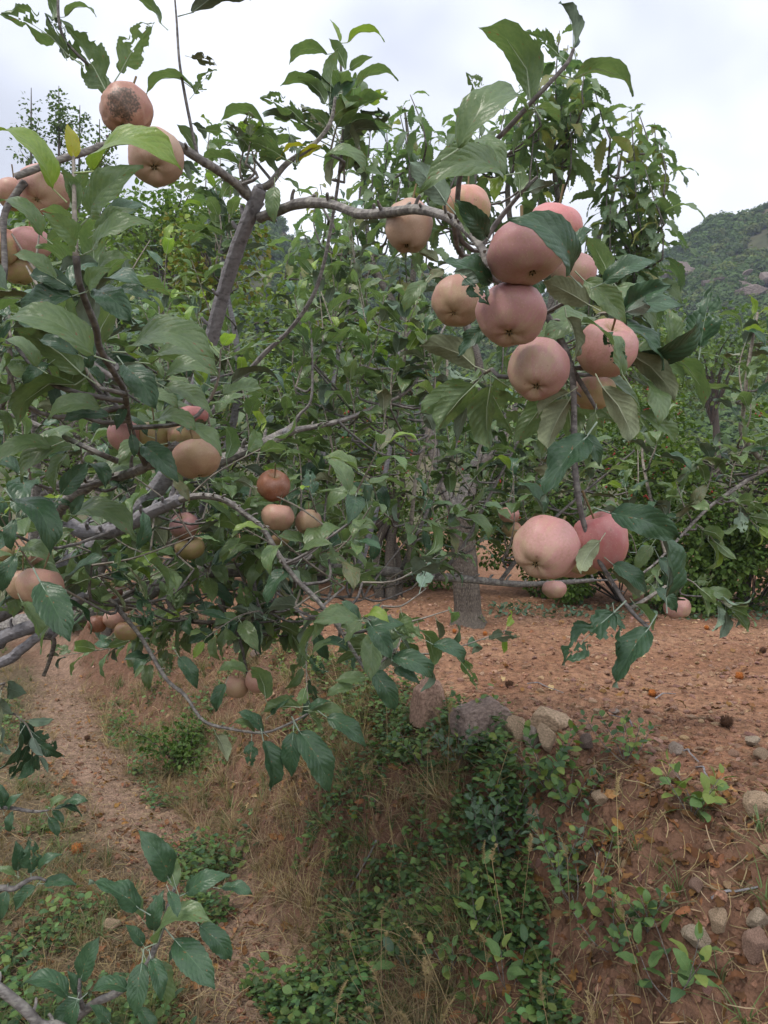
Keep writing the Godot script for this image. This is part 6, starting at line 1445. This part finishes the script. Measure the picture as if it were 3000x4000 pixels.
func build_weeds() -> void:
	var bright := [0, 0, 1, 2]; var dark := [1, 3, 3]; var lime := [2, 2, 0]
	for r in [[2130, 3090, 0.20, 7, 12, 0.040, "round", bright, "lush bushy weed with round bright leaves spilling down the bank"], [2000, 3190, 0.16, 5, 12, 0.036, "round", bright, "bright round leaved weed beside the lush bushy one"], [2230, 3180, 0.14, 5, 11, 0.038, "round", bright, "round leaved weed creeping under the lush bushy weed"], [2440, 2980, 0.16, 6, 11, 0.032, "round", bright, "green weed with paired leaves on the bare soil rim"], [2700, 3200, 0.15, 4, 9, 0.044, "round", lime, "yellow green weed alone on the bare bank"], [1830, 2890, 0.15, 5, 11, 0.032, "round", bright, "fern like weed climbing against the slab boulder"], [1960, 3400, 0.22, 7, 13, 0.042, "pointed", dark, "bluish weed with pointed leaves in the bank hollow"], [1900, 3300, 0.18, 6, 12, 0.038, "pointed", dark, "dark pointed leaved weed above the bank hollow"], [1725, 3130, 0.16, 1, 5, 0.060, "pointed", [3, 0], "single stemmed seedling with broad pale leaves"], [1855, 3080, 0.12, 1, 5, 0.048, "pointed", [3, 0], "young seedling with four broad green leaves"], [1735, 3640, 0.18, 1, 6, 0.070, "pointed", lime, "yellowish green seedling standing in dry grass"], [1880, 3640, 0.12, 3, 6, 0.048, "pointed", bright, "small green weed with heart shaped leaves in dry grass"], [2250, 3560, 0.20, 6, 12, 0.034, "round", bright, "round leaved weed under drooping foxtails low on the bank"], [2200, 3470, 0.20, 5, 10, 0.042, "pointed", dark, "narrow leaved weed with foxtails low on the bank"], [2390, 3760, 0.12, 4, 9, 0.034, "round", bright, "small round leaved weed at the bare bank foot"], [2530, 3650, 0.10, 4, 9, 0.034, "round", bright, "low green weed beside the pale cream stone"], [1600, 3860, 0.10, 2, 5, 0.075, "pointed", [3, 0], "broad leaved green plantain at the bank foot"], [1980, 3930, 0.14, 3, 6, 0.065, "pointed", bright, "upright green weed with large pointed leaves at the bank foot"], [1760, 3800, 0.12, 4, 8, 0.04, "pointed", bright, "bushy green weed among dry stems at the bank foot"], [2330, 3390, 0.08, 2, 6, 0.034, "round", bright, "tiny green seedling on the dark bank soil"], [2620, 3950, 0.16, 4, 7, 0.06, "pointed", bright, "weed with broad green leaves by the bent dry stalk"], [1230, 2640, 0.12, 6, 11, 0.028, "round", lime, "yellow green herb on the soil behind the hanging branch"], [1120, 2660, 0.10, 6, 11, 0.026, "round", lime, "yellow green herb beside the pitted tan apple"], [1870, 2445, 0.06, 4, 7, 0.022, "round", bright, "little green weed at the foot of the furrowed trunk"], [600, 2720, 0.16, 3, 8, 0.04, "pointed", bright, "green weed standing at the path edge by the branch"], [930, 3400, 0.10, 3, 6, 0.05, "pointed", bright, "strap leaved green weed where the path meets the bank"], [1640, 3000, 0.14, 5, 11, 0.030, "round", bright, "small leaved weed under the tall pinkish boulder"], [1780, 2990, 0.16, 6, 11, 0.030, "round", dark, "dark small leaved weed under the slab boulder"]]:
		herb(foot(r[0], r[1]), r[2], r[3], r[4], r[5], r[6], r[7], r[8], 0.9 if r[6] == "round" else 0.6)
	# small dense bush by the path
	var q := foot(720, 3020)
	var p := plant("round_bush", q, "small dense dark green bush beside the footpath", "bush")
	var cs := []
	for k in 22:
		var e := q + Vector3(rr(-0.30, 0.30), rr(0.05, 0.30) * rr(0.5, 1.15), rr(-0.22, 0.22))
		limb(p, [q, q.lerp(e, 0.5) + Vector3(0, 0.03, 0), e], 0.004, 0.0015, "bark_dark", "stem", 5, 0.0)
		cs.append([e, 0.07]); cs.append([q.lerp(e, 0.6), 0.06])
	leafy_cloud(p, "foliage", "small", cs, 2300, 0.026, [Color(0.62, 0.80, 0.62), Color(0.85, 0.95, 0.65), Color(0.5, 0.66, 0.55)], 0.2)
	# creeping cover of tiny leaves over the bank
	var cov := stuff("creeping_weeds", "low tangled ground cover of small leaves over the shaded bank", "ground cover")
	for kind in ["round", "pointed", "small"]:
		for k in L[kind].size():
			var places := []; var tints := PackedColorArray()
			var n := 4200 if kind != "small" else 2600
			for s in spots(n, 1.6, 6.0, -0.70, 0.45, func(p, sd): return (sd < 0.03 and sd > -0.95 and p.x < 0.46 and nz.get_noise_2d(p.x * 1.9 + 2.0, p.y * 1.9) + (0.45 if p.x > -0.05 and p.x < 0.44 and sd > -0.5 else (0.24 if p.x > -0.22 and p.x < 0.42 else -0.15)) > 0.0) or (sd < -0.9 and off_trail(p) > 0.28 and nz.get_noise_2d(p.x * 1.2 + 12.0, p.y * 1.2) > 0.12 and rng.randf() < 0.4)):
				var up := Vector3(rr(-0.5, 0.5), 1, rr(-0.5, 0.5)); var a := rr(0, TAU)
				places.append(frame(Vector3(cos(a), rr(-0.3, 0.6), sin(a)), up, rr(0.014, 0.036), s + Vector3(0, rr(0.0, 0.13) * rng.randf(), 0)))
				var b := rr(0.6, 1.35); tints.append(Color(b * rr(0.8, 1.2), b, b * rr(0.75, 1.05)))
			scatter(cov, "leaf_mass", L[kind][k][k % L[kind][k].size()], places, tints).set_meta("kind", "stuff")
	# pale herbs along the far rim of the terrace
	var far := stuff("pale_herbs", "low pale sage green herbs along the far rim of the terrace", "herbs")
	for k in 2:
		var places := []; var tints := PackedColorArray()
		for i in 260:
			var u := rr(1900, 3150); var b := at(u, 2330, 5.7 + rr(0.0, 0.7) - (u - 1900) * 0.0002)
			var y := ground_y(b.x, b.z); var a := rr(0, TAU)
			places.append(frame(Vector3(cos(a), rr(0.1, 1.0), sin(a)), Vector3.UP, rr(0.03, 0.06), Vector3(b.x, y + rr(0.0, 0.03), b.z)))
			var c := rr(0.9, 1.3); tints.append(Color(c, c, c))
		scatter(far, "leaf_mass", L["pointed"][k][3], places, tints).set_meta("kind", "stuff")
